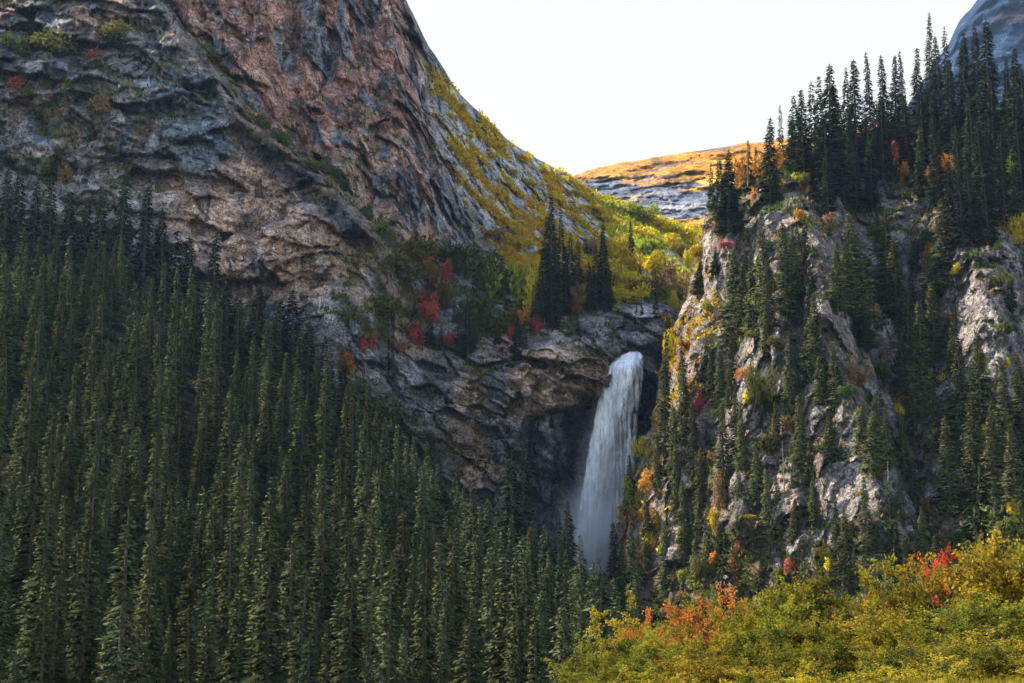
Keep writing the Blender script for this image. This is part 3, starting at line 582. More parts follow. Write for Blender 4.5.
FACE = [(762, 211, 100, 1., NORMAL), (734, 247, 95, 1.2, WIDE), (744, 250, 85, 1.2, NORMAL), (751, 244, 90, .9, NORMAL), (767, 256, 80, .9, NORMAL), (784, 220, 95, 1.1, NORMAL), (802, 222, 62, 1.2, NORMAL), (793, 226, 75, 1., NORMAL), (851, 211, 105, 1.3, WIDE), (835, 240, 70, 1.2, NORMAL), (843, 232, 80, 1., NORMAL), (884, 209, 95, 1.2, NORMAL), (894, 238, 85, 1.2, NORMAL),
    (941, 196, 100, 1.4, WIDE), (948, 215, 70, 1.2, NORMAL), (715, 247, 27, 1., WIDE), (700, 262, 30, 1.6, WIDE), (663, 334, 118, .8, NORMAL), (683, 333, 112, .8, NORMAL), (706, 337, 64, .8, NORMAL), (711, 345, 60, .8, NORMAL), (720, 342, 70, .8, NORMAL), (730, 330, 80, .8, NORMAL), (788, 330, 88, .9, NORMAL), (812, 292, 80, 1., NORMAL), (808, 312, 70, 1.2, NORMAL), (835, 341, 62, 1.2, NORMAL), (819, 355, 50, 1.1, NORMAL), (765, 301, 60, .9, NORMAL),
    (862, 308, 40, 2.2, WIDE), (952, 305, 65, 1., NORMAL), (976, 333, 100, 1.3, WIDE), (956, 345, 110, 1.3, WIDE), (1001, 360, 110, 1.2, NORMAL), (929, 368, 84, 1.2, NORMAL), (872, 392, 78, 1., NORMAL), (884, 407, 62, 1., NORMAL), (902, 411, 66, 1., NORMAL), (945, 416, 100, 1.25, NORMAL), (1009, 273, 36, 1.2, NORMAL), (1020, 350, 90, 1.1, NORMAL),
    (741, 400, 70, .8, NORMAL), (735, 385, 85, .8, NORMAL), (722, 400, 90, .9, NORMAL), (693, 390, 70, .8, NORMAL), (673, 400, 80, .8, NORMAL), (657, 425, 70, .7, NORMAL), (647, 489, 76, .9, NORMAL), (683, 478, 80, .9, NORMAL), (708, 494, 60, .9, NORMAL), (767, 467, 76, .9, NORMAL), (778, 475, 65, .9, NORMAL), (794, 498, 42, 1.1, NORMAL), (864, 475, 95, .9, NORMAL), (845, 505, 72, 1., NORMAL), (835, 494, 86, .9, NORMAL),
    (901, 533, 40, 1., NORMAL), (1021, 486, 50, 1., NORMAL), (880, 517, 60, 1., NORMAL), (828, 410, 50, 1.1, NORMAL), (800, 395, 70, .9, NORMAL), (775, 400, 65, .9, NORMAL), (757, 440, 60, .9, NORMAL), (740, 465, 70, .9, NORMAL), (722, 470, 75, .9, NORMAL), (700, 440, 75, .8, NORMAL), (860, 400, 50, 1.1, NORMAL), (631, 520, 75, .8, NORMAL), (665, 520, 80, .9, NORMAL), (676, 440, 80, .7, NORMAL), (695, 530, 60, .9, NORMAL), (735, 520, 70, .9, NORMAL), (752, 500, 60, .9, NORMAL), (810, 440, 45, 1., NORMAL),
    (990, 400, 100, 1.2, NORMAL), (970, 390, 110, 1.2, NORMAL), (1012, 420, 90, 1.2, NORMAL), (918, 300, 90, 1.3, NORMAL), (905, 280, 80, 1.2, NORMAL), (925, 250, 85, 1.1, NORMAL), (932, 280, 80, 1.1, NORMAL), (900, 330, 80, 1.2, NORMAL), (912, 360, 80, 1.2, NORMAL), (630, 455, 55, .9, NORMAL)]
SHELF = [(551, 196, 122, 1.2, WIDE), (545, 215, 90, 1.1, NORMAL), (561, 211, 95, 1., NORMAL), (570, 232, 66, 1.2, NORMAL), (577, 238, 50, 1.1, NORMAL), (555, 240, 90, 1.2, NORMAL), (540, 250, 70, 1.2, NORMAL), (566, 245, 70, 1., NORMAL), (552, 262, 66, 1.2, NORMAL), (544, 275, 46, 1.1, NORMAL), (603, 221, 88, 1.15, WIDE), (596, 245, 62, 1.1, NORMAL), (590, 261, 50, 1.1, NORMAL), (608, 262, 46, 1.1, NORMAL), (630, 221, 52, 1.3, NORMAL),
    (665, 256, 26, .7, NORMAL), (586, 241, 16, 1., NORMAL), (591, 243, 14, 1., NORMAL), (640, 262, 20, .8, NORMAL), (655, 268, 24, .8, NORMAL), (430, 315, 34, 1.5, WIDE), (468, 302, 60, 1.2, WIDE), (460, 312, 40, 1.1, NORMAL), (517, 312, 48, 1.2, WIDE), (549, 345, 20, 1.4, WIDE), (578, 318, 18, 1.2, WIDE), (415, 295, 22, 1.1, NORMAL), (450, 232, 28, .8, NORMAL), (525, 320, 30, 1., NORMAL), (505, 296, 30, 1., NORMAL), (497, 318, 26, 1., NORMAL), (482, 298, 32, 1., NORMAL), (455, 296, 26, 1., NORMAL), (441, 322, 26, 1., NORMAL), (535, 285, 44, 1., NORMAL), (538, 266, 52, 1., NORMAL), (474, 320, 24, 1., NORMAL), (387, 345, 24, 1.2, NORMAL), (8, 66, 40, 1., NORMAL), (6, 140, 26, 1.2, WIDE), (70, 155, 18, 1.3, WIDE), (4, 108, 26, 1.2, NORMAL)]
RIM = [(21, 170, 95, 1., NORMAL), (8, 178, 90, 1., NORMAL), (36, 190, 80, 1., NORMAL), (53, 186, 90, 1.1, NORMAL), (70, 200, 80, 1., NORMAL), (86, 205, 80, 1., NORMAL), (101, 196, 105, 1.1, NORMAL), (122, 180, 118, 1.15, NORMAL), (146, 192, 112, 1.15, NORMAL), (164, 216, 100, 1.2, NORMAL), (182, 238, 95, 1.1, NORMAL), (192, 245, 90, 1.1, NORMAL), (214, 240, 100, 1.1, NORMAL), (229, 290, 80, 1.1, NORMAL), (240, 300, 70, 1., NORMAL), (257, 293, 90, 1.1, NORMAL),
    (280, 308, 84, 1.1, NORMAL), (295, 297, 100, 1.2, NORMAL), (272, 320, 75, 1., NORMAL), (308, 330, 80, 1.1, NORMAL), (325, 345, 75, 1., NORMAL), (345, 365, 70, 1.1, NORMAL), (360, 375, 60, 1., NORMAL), (396, 395, 85, 1.2, NORMAL), (428, 440, 66, .8, SPARSE), (442, 460, 75, 1.1, NORMAL), (378, 400, 60, 1., NORMAL), (474, 484, 70, 1., NORMAL), (511, 446, 125, 1.15, NORMAL), (521, 444, 118, 1.1, NORMAL), (490, 500, 75, 1., NORMAL),
    (558, 508, 80, .9, NORMAL), (568, 500, 86, .9, NORMAL), (548, 530, 70, 1., NORMAL), (535, 520, 75, 1., NORMAL), (582, 535, 60, .9, NORMAL), (605, 470, 88, 1.2, WIDE), (614, 520, 60, .9, NORMAL), (622, 540, 60, .9, NORMAL)]
for (L, z) in ((CREST, 'crest'), (FACE, 'face'), (SHELF, 'shelf'), (RIM, 'rim')):
    for a in L: put(a[0], a[1] - (9 if z == 'rim' and a[0] < 350 else 0), a[2], a[3] * (1.9 if z == 'rim' and a[0] < 350 else 1.4 if z == 'rim' else 1.22 if z == 'crest' else .95 if z == 'shelf' else 1.3), a[4], zone=z)
# two large near spruces among the yellow shrubs, taller than what stands round them
for (tx, ty, Y, Hm, wf, z) in ((716, 537, 190, 23, 1.1, 'near'), (596, 568, 175, 22, 1.1, 'near'), (890, 518, 210, 25, .9, 'near'), (964, 466, 190, 30, 1.5, 'near'), (986, 505, 170, 26, 1.3, 'near'), (880, 560, 215, 20, .9, 'near'), (310, 635, 120, 15, 1.6, 'near'), (20, 655, 125, 14, 1.6, 'near')):
    q = at(tx, ty, Y); TR.append([q[0], q[1], min(q[2] - Hm, float(gz(q[0], q[1]))) if False else q[2] - Hm, Hm, wf, WIDE[0] if wf > 1.1 else NORMAL[1], z])
    TR[-1][2] = float(gz(q[0], q[1])) - .4; TR[-1][3] = q[2] - TR[-1][2]
# the forest on the left slope: a random close stand
cell = {}; nforest = 0
EDGE = [(0, 300), (100, 325), (200, 355), (300, 405), (350, 450), (420, 505), (500, 560), (570, 600), (620, 640)]
ex = [e[0] for e in EDGE]; ey = [e[1] for e in EDGE]
CYs = 165 + (575 - 165) * rng.random(60000) ** .9; CXs = rng.uniform(-.42, .16, 60000) * CYs; CZs = gz(CXs, CYs); CPX, CPY = to_px(np.stack([CXs, CYs, CZs], -1))
for x, y, z, px, py in zip(CXs, CYs, CZs, CPX, CPY):
    if px < -45 or px > 640 or py > 900 or py < np.interp(px, ex, ey) - 4: continue
    d = 6.5 + 1.7 * (y > 330); ci, cj = int(x // 9), int(y // 11)
    if any((x - a) ** 2 + ((y - b) * .78) ** 2 < d * d for di in (-1, 0, 1) for dj in (-1, 0, 1) for a, b in cell.get((ci + di, cj + dj), ())): continue
    cell.setdefault((ci, cj), []).append((x, y))
    Hm = (22 + 12 * rng.random() ** 1.3) if rng.random() < .75 else rng.uniform(10, 20)
    tipy = to_px((x, y, z + Hm))[1]; lim = rng.normal() * 9 + np.interp(px, [0, 100, 200, 240, 300, 350, 400, 440, 500, 530, 600], [188, 200, 250, 300, 320, 365, 420, 470, 500, 520, 560])
    if tipy < lim + 6: Hm *= max(.55, (py - lim - 6) / (py - tipy))
    TR.append([x, y, z - .4, Hm, rng.uniform(.85, 1.6) * (26 / Hm) ** .3, int(rng.choice([0, 1, 2, 3, 4, 5, 7, 8, 9, 11, 6])), 'forest']); nforest += 1
for k in range(330):                     # young ones under and between them
    y = rng.uniform(170, 560); x = rng.uniform(-.40, .12) * y; z = float(gz(x, y)); px, py = to_px((x, y, z))
    if px < -30 or px > 600 or py > 800 or py < np.interp(px, ex, ey) + 4: continue
    Hm = rng.uniform(5, 13); TR.append([x, y, z - .3, Hm, rng.uniform(1., 1.5), int(rng.choice([2, 5, 6, 11, 8])), 'forest'])
for k in range(40):                      # the close stand behind the crest of the bluff
    tx = rng.uniform(815, 1040); ty = np.interp(tx, [815, 860, 900, 930, 1000, 1040], [95, 85, 80, 62, 68, 75]) + rng.uniform(0, 60); P = None
    if min(abs(tx - b) for b in (898, 905, 937, 952, 1003)) < 13: continue
    for b_ in range(70, 130, 4):
        P = hit_B(tx, ty + b_)
        if P is not None: break
    if P is None: continue
    q = at(tx, ty, P[1]); TR.append([q[0], P[1], P[2] - .4, q[2] - P[2] + .4, rng.uniform(1., 1.4), int(rng.choice(NORMAL)), 'crest'])
# smaller spruces scattered over the bluff and along its foot
nb = 0
for k in range(4000):
    px, py = rng.uniform(625, 1035), rng.uniform(210, 650); h = hit(px, py)
    if h is None or h[1] > 700 or h[1] < 300: continue
    dens = .55 if (870 < px < 935 and py > 200) else .42 if py > 540 else .16 if px < 800 else .10
    if poly_mask(np.array(px), np.array(py), [(690, 225), (728, 225), (728, 350), (688, 350)], 2) > .5 or poly_mask(np.array(px), np.array(py), [(845, 425), (862, 425), (886, 500), (880, 535), (828, 545), (812, 500)], 2) > .5 or poly_mask(np.array(px), np.array(py), [(935, 215), (1024, 240), (1024, 370), (990, 400), (950, 330)], 2) > .5: dens *= .12
    if rng.random() > dens: continue
    if any(abs(t[0] - h[0]) < 4.5 and abs(t[1] - h[1]) < 9 and abs(t[2] - h[2]) < 12 for t in TR if t[6] not in ('forest', 'rim')): continue
    Hm = rng.uniform(8, 21); TR.append([h[0], h[1], h[2] - .5, Hm, rng.uniform(1., 1.45) * (26 / Hm) ** .3, int(rng.choice(NORMAL + [8])), 'bluff']); nb += 1
    if nb > 68: break
# how much of each one shows
def front_line(px): return np.interp(px, [540, 560, 580, 610, 640, 700, 740, 800, 880, 930, 960, 1024], [700, 683, 655, 628, 609, 612, 603, 590, 587, 572, 556, 547])
order = sorted(range(len(TR)), key=lambda i: -TR[i][1]); idb = np.full((683, 1024), -1, np.int32)
for i in order:
    x, y, z, Hm, wf, mi, zone = TR[i]; tx, ty = to_px((x, y, z + Hm)); bx, by = to_px((x, y, z)); w = SPR[mi]['w'] * wf * Hm / 26 * F_PX / y
    for r_ in range(max(0, int(ty)), min(683, int(by))):
        t = max(r_ - ty, 0.) / max(by - ty, 1.); hw = w * t ** .62 * .8; a, b = int(tx - hw), int(tx + hw) + 1
        if b > 0 and a < 1024: idb[r_, max(0, a):min(1024, b)] = i
fr = front_line(np.arange(1024)); idb[np.arange(683)[:, None] > fr[None]] = -1
seen = np.bincount(idb[idb >= 0], minlength=len(TR))
rank = [i for i in np.argsort(-seen) if seen[i] > 12]
near_ = [i for i in rank if TR[i][6] == 'near']; rank = near_ + [i for i in rank if TR[i][6] != 'near']; singles, rest = rank[:300], rank[300:]
print('spruces', len(TR), 'forest', nforest, 'bluff', nb, 'showing', len(rank))
ORD = ['first', 'second', 'third', 'fourth', 'fifth', 'sixth', 'seventh', 'eighth', 'ninth', 'tenth', 'eleventh', 'twelfth', 'thirteenth', 'fourteenth', 'fifteenth', 'sixteenth', 'seventeenth', 'eighteenth', 'nineteenth', 'twentieth']
def region(i):
    x, y, z, Hm, wf, mi, zone = TR[i]; tx, ty = to_px((x, y, z + Hm))
    if zone == 'shelf':
        if tx < 100: return 'on the high ledges of the left cliff'
        if ty > 285 or tx < 500: return 'in the shaded gully left of the waterfall'
        return 'on the rock shelf above the waterfall' if tx < 582 else 'among yellow bushes behind the waterfall brink'
    if zone == 'near': return 'just behind the front shrubs' if tx > 550 else 'at the bottom edge of the photo'
    if zone in ('crest', 'face', 'bluff'):
        if ty < 150: return 'on the ' + ('left shoulder of the bluff crest' if tx < 800 else 'middle of the bluff crest' if tx < 900 else 'highest part of the bluff crest')
        row = 'upper' if ty < 240 else 'middle' if ty < 340 else 'lower' if ty < 440 else 'bottom'
        c = "bluff's edge beside the falls" if tx < 700 else 'left rib of the bluff' if tx < 770 else 'central rib of the bluff' if tx < 860 else 'dark gully of the bluff' if tx < 935 else 'right end of the bluff'
        return f'{row} on the {c}'.replace('upper on', 'high on').replace('middle on', 'midway on').replace('lower on', 'low on').replace('bottom on', 'at the bottom, on')
    row = "top rim" if zone == 'rim' or ty < 300 else 'upper rows' if ty < 400 else 'middle rows' if ty < 470 else 'lower middle rows' if ty < 540 else 'lower rows' if ty < 605 else 'bottom row'
    c = 'leftmost part' if tx < 80 else 'left part' if tx < 170 else 'left centre' if tx < 260 else 'centre' if tx < 350 else 'right centre' if tx < 440 else 'right part' if tx < 530 else 'below the waterfall'
    return f'in left forest {row}, {c}'
regs = {}
for i in singles: regs.setdefault(region(i), []).append(i)
def look(i):
    _, y, _, Hm, wf, mi, zone = TR[i]; k = SPEC[mi]
    a = 'small' if Hm < 15 else 'tall' if Hm > 28 else 'medium'
    b = 'sparse thin' if mi in SPARSE else 'broad' if (mi in WIDE or wf > 1.2) else 'slender'
    return f'{a} {b} spruce'
def add_spruce(i, label, group):
    x, y, z, Hm, wf, mi, zone = TR[i]; s = Hm / 26
    if len(label.replace(',', '').split()) > 16: print('LONG', label)
    e = empty('spruce_tree', (x, y, z), rng.random() * 6.28, (s * wf, s * wf, s)); e['label'] = label; e['category'] = 'spruce'; e['group'] = group
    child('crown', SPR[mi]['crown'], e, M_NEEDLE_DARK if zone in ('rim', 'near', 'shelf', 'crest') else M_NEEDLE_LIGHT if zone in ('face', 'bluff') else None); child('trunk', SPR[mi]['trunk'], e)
for rg, ids in regs.items():
    ids.sort(key=lambda i: to_px((TR[i][0], TR[i][1], TR[i][2] + TR[i][3]))[0])
    grp = 'spruces of the forest on the left slope' if 'forest' in rg or 'bottom edge' in rg else 'spruces above and beside the waterfall' if ('waterfall' in rg and 'bluff' not in rg) or 'cliff' in rg else 'spruces on the rocky bluff'
    for n_, i in enumerate(ids):
        add_spruce(i, f'{look(i)}, {ORD[min(n_, 19)]} from left, ' + rg if len(ids) > 1 else f'{look(i)}, only one, ' + rg, grp)
if rest:
    VV, FF, TT, NN, off = [], [], [], [], 0
    for i in rest:
        x, y, z, Hm, wf, mi, zone = TR[i]; V, Fc, T, N4 = SPR[mi]['low']; tv, tf = SPR[mi]['lowt']; s = Hm / 26; a = rng.random() * 6.28
        Rm = np.array([[math.cos(a), math.sin(a), 0], [-math.sin(a), math.cos(a), 0], [0, 0, 1]])
        VV.append(V @ Rm * np.array([s * wf, s * wf, s]) + np.array([x, y, z])); FF.append(Fc + off); NN.append(N4 @ Rm); TT.append(T * rng.uniform(.6, 1.1)); off += len(V)
    me = mesh('spruce_forest', np.concatenate(VV), np.concatenate(FF), smooth=True, tone=np.concatenate(TT)); set_normals(me, np.concatenate(NN))
    obj('spruce_forest', me, M_NEEDLE, kind='stuff', label='remaining dark spruces half hidden between the nearer trees', category='forest')
# bare dead trunks
def snag(tx, ty, h, label):
    P = next(p for p in (hit(tx + a, ty + h + b) for b in range(0, 60, 4) for a in (0, 8)) if p is not None); Hm = h * P[1] / F_PX; e = empty('dead_tree', (P[0], P[1], P[2] - .4)); e['label'] = label; e['category'] = 'dead tree'
    r = np.random.default_rng(int(tx)); zt = np.linspace(-.5, Hm, 10); c = np.array([(r.normal() * .06, 0, z) for z in zt])
    obj('trunk', mesh('trunk', *tube(c, .22 * (1 - zt.clip(0) / Hm) + .05, 7), True), M_DEAD, e)
    parts = []
    for k in range(16):
        z = Hm * r.uniform(.25, .95); a = r.random() * 6.28; L = (1 - z / Hm) * 2.2 + .5
        parts.append(tube([(0, 0, z), (math.cos(a) * L * .6, math.sin(a) * L * .6, z - .1), (math.cos(a) * L, math.sin(a) * L, z - .4)], [.05, .035, .015], 4))
    obj('branches', mesh('branches', *merge(parts)), M_DEAD, e)
snag(741, 133, 52, 'bare grey dead trunk standing on the left shoulder of the bluff'); snag(889, 458, 70, 'pale bare dead trunk beside the grey slab on the bluff'); snag(784, 440, 60, 'thin bare dead trunk left of the grey slab on the bluff')

# ------------------------------------------------------------------ shrubs and small broad-leaved trees: (px of middle, py of foot, height px, width px, colour, words)
SH = [(93, 68, 22, 20, 'red', 'dull red shrub high on the left cliff'), (17, 92, 14, 10, 'red', 'small rust red shrub at the left edge of the cliff'), (41, 148, 12, 12, 'red', 'small crimson shrub on the left cliff above the forest'), (66, 182, 22, 20, 'tan', 'rusty brown shrub low on the left cliff above the forest'),
    (48, 125, 34, 36, 'green', 'dark green bush on the left cliff ledge'), (60, 55, 20, 40, 'olive', 'olive bush near the top left corner'), (20, 55, 22, 30, 'green', 'dark bush in the top left corner of the cliff'), (118, 35, 14, 30, 'olive', 'low olive bush at the top of the left cliff'), (100, 112, 16, 26, 'tan', 'brownish bush in the middle of the left cliff'),
    (283, 145, 16, 16, 'green', 'round green bush on the diagonal ledge, uppermost'), (262, 128, 14, 20, 'olive', 'olive bush where the diagonal ledge begins'), (331, 178, 16, 16, 'green', 'dark bush midway down the diagonal ledge'), (341, 188, 16, 16, 'green', 'dark bush just below the middle of the diagonal ledge'), (367, 218, 16, 14, 'green', 'dark bush near the lower end of the diagonal ledge'), (312, 168, 10, 20, 'olive', 'flat olive bush on the diagonal ledge'), (381, 238, 14, 18, 'olive', 'olive bush at the foot of the diagonal ledge'), (210, 62, 10, 22, 'olive', 'thin olive bush on the upper diagonal ledge'),
    (428, 282, 24, 20, 'red', 'orange red bush left of the gully spruces'), (431, 320, 26, 20, 'red', 'bright pink red bush above the small dark spruce'), (413, 342, 24, 18, 'red', 'dull red bush beside the small dark spruce'), (366, 350, 20, 14, 'red', 'small crimson bush above the orange one'), (341, 374, 28, 22, 'orange', 'bright orange bush at the forest rim'), (510, 343, 26, 14, 'red', 'dark red bush beside the shelf edge spruce'), (538, 332, 18, 16, 'red', 'bright pink bush at the rock shelf edge'), (575, 310, 18, 12, 'red', 'pink bush between spruces on the shelf'), (447, 345, 12, 14, 'red', 'faint red bush below the gully spruces'), (398, 352, 12, 14, 'tan', 'small brown bush in the gully'),
    (523, 300, 42, 32, 'lime', 'bright yellow green small tree at the edge of the sunlit shelf'), (534, 312, 40, 22, 'yellow', 'yellow bush in front of the shelf spruces'), (528, 322, 22, 18, 'orange', 'orange bush below the yellow green tree'), (420, 262, 30, 40, 'olive', 'large olive bush below the diagonal ledge'), (400, 280, 24, 36, 'olive', 'olive bush on the dark slope below the ledge'), (460, 275, 26, 40, 'green', 'dark green bush in the shaded gully, upper'), (490, 290, 30, 40, 'green', 'dark green bush under the grey blocks'), (475, 320, 26, 36, 'green', 'dark green bush low in the gully'), (498, 335, 24, 30, 'olive', 'olive bush by the headwall edge'), (445, 310, 30, 26, 'olive', 'dusky olive bush beside the gully spruces'), (380, 315, 20, 40, 'olive', 'olive bush on the pale scree left of the gully'), (350, 325, 16, 30, 'olive', 'low olive bush under the pink wall'), (370, 425, 26, 40, 'green', 'dark bush at the forest rim under the headwall'), (355, 400, 24, 34, 'green', 'dark bush below the orange one'), (400, 465, 22, 26, 'tan', 'reddish brown bush at the foot of the headwall'), (635, 385, 0, 0, 'green', '')]
SH = [s for s in SH if s[2] > 0]
SUN = [(500, 240, 14, 30, 'tan'), (515, 250, 16, 30, 'yellow'), (545, 260, 14, 24, 'tan'), (590, 255, 20, 26, 'tan'), (612, 262, 20, 26, 'yellow'), (618, 275, 26, 30, 'yellow'), (612, 292, 26, 34, 'yellow'), (630, 290, 24, 30, 'yellow'), (645, 262, 28, 34, 'lime'), (655, 275, 24, 30, 'yellow'), (640, 298, 16, 34, 'tan'), (625, 303, 16, 30, 'yellow'), (668, 285, 26, 24, 'tan'), (672, 300, 26, 30, 'tan'), (650, 300, 18, 22, 'lime'), (585, 285, 18, 22, 'tan'), (560, 250, 14, 20, 'yellow'), (575, 300, 16, 20, 'tan'), (660, 303, 18, 18, 'lime'), (683, 290, 20, 20, 'tan'),
    (610, 208, 10, 14, 'lime'), (622, 214, 12, 20, 'lime'), (634, 220, 16, 22, 'lime'), (645, 224, 14, 22, 'lime'), (656, 228, 14, 22, 'yellow'), (668, 232, 16, 22, 'yellow'), (680, 238, 18, 22, 'yellow'), (690, 246, 18, 22, 'yellow'), (640, 236, 12, 22, 'yellow'), (655, 242, 14, 24, 'yellow'), (670, 248, 14, 24, 'yellow'), (684, 258, 14, 22, 'tan'), (632, 205, 16, 12, 'lime'), (667, 218, 14, 12, 'lime'), (700, 255, 16, 18, 'yellow'),
    (585, 185, 6, 12, 'lime'), (540, 172, 7, 18, 'yellow'), (560, 184, 7, 18, 'yellow'), (520, 160, 7, 16, 'yellow'), (500, 146, 7, 14, 'yellow'), (480, 128, 6, 12, 'yellow'), (460, 108, 6, 12, 'yellow'), (575, 196, 7, 16, 'lime'), (530, 185, 7, 20, 'yellow'), (550, 200, 7, 20, 'yellow'), (510, 175, 6, 20, 'yellow'), (490, 158, 6, 16, 'yellow'), (470, 138, 6, 14, 'yellow'), (450, 118, 6, 12, 'yellow'), (595, 212, 8, 22, 'yellow'), (575, 214, 7, 20, 'yellow')]
cn = dict(yellow='golden yellow', lime='yellow green', tan='tawny brown', orange='orange', red='red', pale='pale green', green='dark green', olive='olive')
def place_words(px, py):
    if px < 600 and py < 225: return 'on the sunlit ridge line under the sky'
    if py < 228: return 'on the crest before the far hill'
    if py < 262 and px > 600: return 'on the bright slope below the crest'
    return 'on the sunlit slope behind the waterfall brink' if px > 570 else 'on the slope left of the tall spruces'
tmp = {}
for s in SUN: tmp.setdefault((s[4], place_words(s[0], s[1])), []).append(s)
for (c_, w_), L in tmp.items():
    L.sort(key=lambda s: s[0])
    for k, s in enumerate(L): SH.append((*s, f'{cn[c_]} bush, {ORD[k]} from left ' + w_ if len(L) > 1 else f'the only {cn[c_]} bush ' + w_))
RT = [(742, 192, 30, 26, 'orange', 'bright orange bush on the left shoulder of the bluff'), (735, 182, 14, 14, 'yellow', 'yellow bush above the orange one on the bluff shoulder'), (780, 170, 26, 18, 'orange', 'orange tree below the crest spruces of the bluff'), (772, 186, 12, 12, 'yellow', 'small yellow bush left of the boulder on the crest'), (757, 206, 22, 14, 'orange', 'deep orange bush under the shoulder of the bluff'), (714, 205, 26, 16, 'yellow', 'yellow bush beside the shoulder spruces of the bluff'), (808, 193, 12, 10, 'red', 'small red bush below the crest boulder'), (812, 165, 14, 12, 'orange', 'small orange bush on the crest boulder'), (798, 182, 14, 22, 'lime', 'yellow green bush beside the crest boulder'), (798, 220, 12, 10, 'orange', 'small orange bush over the pale slab'),
    (898, 168, 28, 20, 'red', 'bright red bush in the gap of the crest forest'), (905, 180, 20, 18, 'orange', 'orange bush just under the bright red one'), (937, 182, 24, 26, 'orange', 'rosy orange bush in the crest forest'), (925, 160, 14, 16, 'red', 'dull red bush left of the rosy one'), (952, 156, 16, 12, 'lime', 'bright yellow bush high in the crest forest'), (1003, 176, 24, 14, 'lime', 'yellow green bush among the right crest spruces'), (1015, 240, 28, 26, 'yellow', 'golden bush at the right edge over the pale rock'), (929, 262, 18, 14, 'orange', 'rusty bush in the upper dark gully'), (724, 248, 8, 10, 'red', 'tiny red bush on the pale boulder face'), (910, 145, 10, 8, 'orange', 'tiny orange bush in the crest forest'), (1000, 120, 8, 8, 'orange', 'tiny orange bush high on the right crest'), (978, 118, 6, 8, 'lime', 'tiny yellow bush high on the right crest'),
    (673, 333, 18, 22, 'orange', 'orange bush on the lit edge above the waterfall'), (671, 362, 28, 14, 'yellow', 'golden bush between two dark spruces by the waterfall'), (672, 306, 14, 14, 'yellow', 'yellow bush at the stream mouth'), (684, 292, 24, 14, 'yellow', 'yellow bush on the lit edge over the stream'), (689, 268, 20, 10, 'yellow', 'yellow bush on the lit edge beneath the shoulder'), (664, 322, 14, 10, 'orange', 'small orange bush beside the upper stream'), (730, 344, 14, 8, 'red', 'red bush top on the left rib'), (698, 410, 18, 14, 'red', 'dark red bush among spruces on the left rib'), (753, 374, 12, 16, 'orange', 'orange red bush on the left rib beside pale rock'), (755, 400, 34, 24, 'olive', 'olive bush below the orange red one'), (765, 415, 22, 20, 'green', 'dark green bush right of the olive one'), (902, 412, 22, 14, 'orange', 'rusty orange bush in the lower dark gully'), (913, 434, 16, 20, 'red', 'brownish red bush in the lower dark gully'), (808, 460, 10, 10, 'red', 'small dark red bush above the grey slab'),
    (794, 570, 22, 16, 'red', 'bright red slanting bush at the foot of the bluff'), (737, 575, 26, 20, 'tan', 'pale tan bush at the foot of the left rib'), (995, 534, 30, 42, 'pale', 'rounded light green tree at the foot of the bluff, right'), (1012, 543, 22, 28, 'pale', 'light green bush under the rounded light green tree'), (980, 545, 18, 24, 'olive', 'olive bush left of the light green one'),
    (648, 490, 18, 16, 'orange', 'orange bush on the lit rock edge below the falls'), (640, 455, 16, 10, 'yellow', 'yellow bush on the lit edge beside the falls'), (633, 505, 24, 16, 'lime', 'yellow green bush low on the lit edge'), (645, 525, 16, 14, 'orange', 'small orange bush low on the lit edge'), (655, 548, 18, 16, 'yellow', 'yellow bush near the bottom of the lit edge'), (720, 510, 30, 16, 'tan', 'tawny bush on the bottom of the left rib'), (718, 530, 24, 14, 'yellow', 'yellow bush low on the left rib'), (745, 545, 22, 20, 'tan', 'brown bush low between the ribs'), (705, 575, 22, 20, 'olive', 'olive bush at the very foot of the left rib'), (925, 455, 14, 26, 'tan', 'brown bush under the pale rock right of the slab'), (1000, 455, 16, 30, 'tan', 'brown bush in the shade at the right edge'), (772, 450, 24, 22, 'olive', 'olive bush on the central rib'), (790, 430, 18, 20, 'tan', 'tawny bush on the central rib'), (822, 385, 18, 22, 'green', 'green bush on the central rib'), (855, 385, 18, 20, 'tan', 'brown bush right of the central rib'), (880, 380, 16, 18, 'green', 'green bush beside the dark gully'), (775, 350, 14, 16, 'olive', 'olive bush by the middle rock rib'), (815, 330, 14, 18, 'green', 'green bush under the rock rib'), (830, 230, 16, 16, 'tan', 'brown bush left of the tall face spruce'), (775, 290, 14, 12, 'olive', 'olive bush on the upper left rib')]
SH += RT
rb = []
for k in range(900):                      # little bushes in the clefts of the bluff
    px, py = rng.uniform(640, 1024), rng.uniform(230, 620); h = hit_B(px, py)
    if h is None: continue
    i = int(np.searchsorted(vsB, py)); t = min(max((px - LB[i]) / (1280 - LB[i]), 0.), 1.); vv = vegB[i, int(t ** (1 / 1.15) * (ncB - 1))]
    if vv < .45 or any(abs(px - a[0]) < 13 and abs(py - a[1]) < 11 for a in rb): continue
    rb.append((px, py, rng.uniform(7, 15), rng.uniform(9, 18), str(rng.choice(['green', 'olive', 'olive', 'tan', 'green', 'yellow'] if px > 720 else ['olive', 'tan', 'yellow', 'orange', 'lime'])), ''))
    if len(rb) >= 75: break
for k, s in enumerate(sorted(rb)): SH.append((*s[:5], '#'))
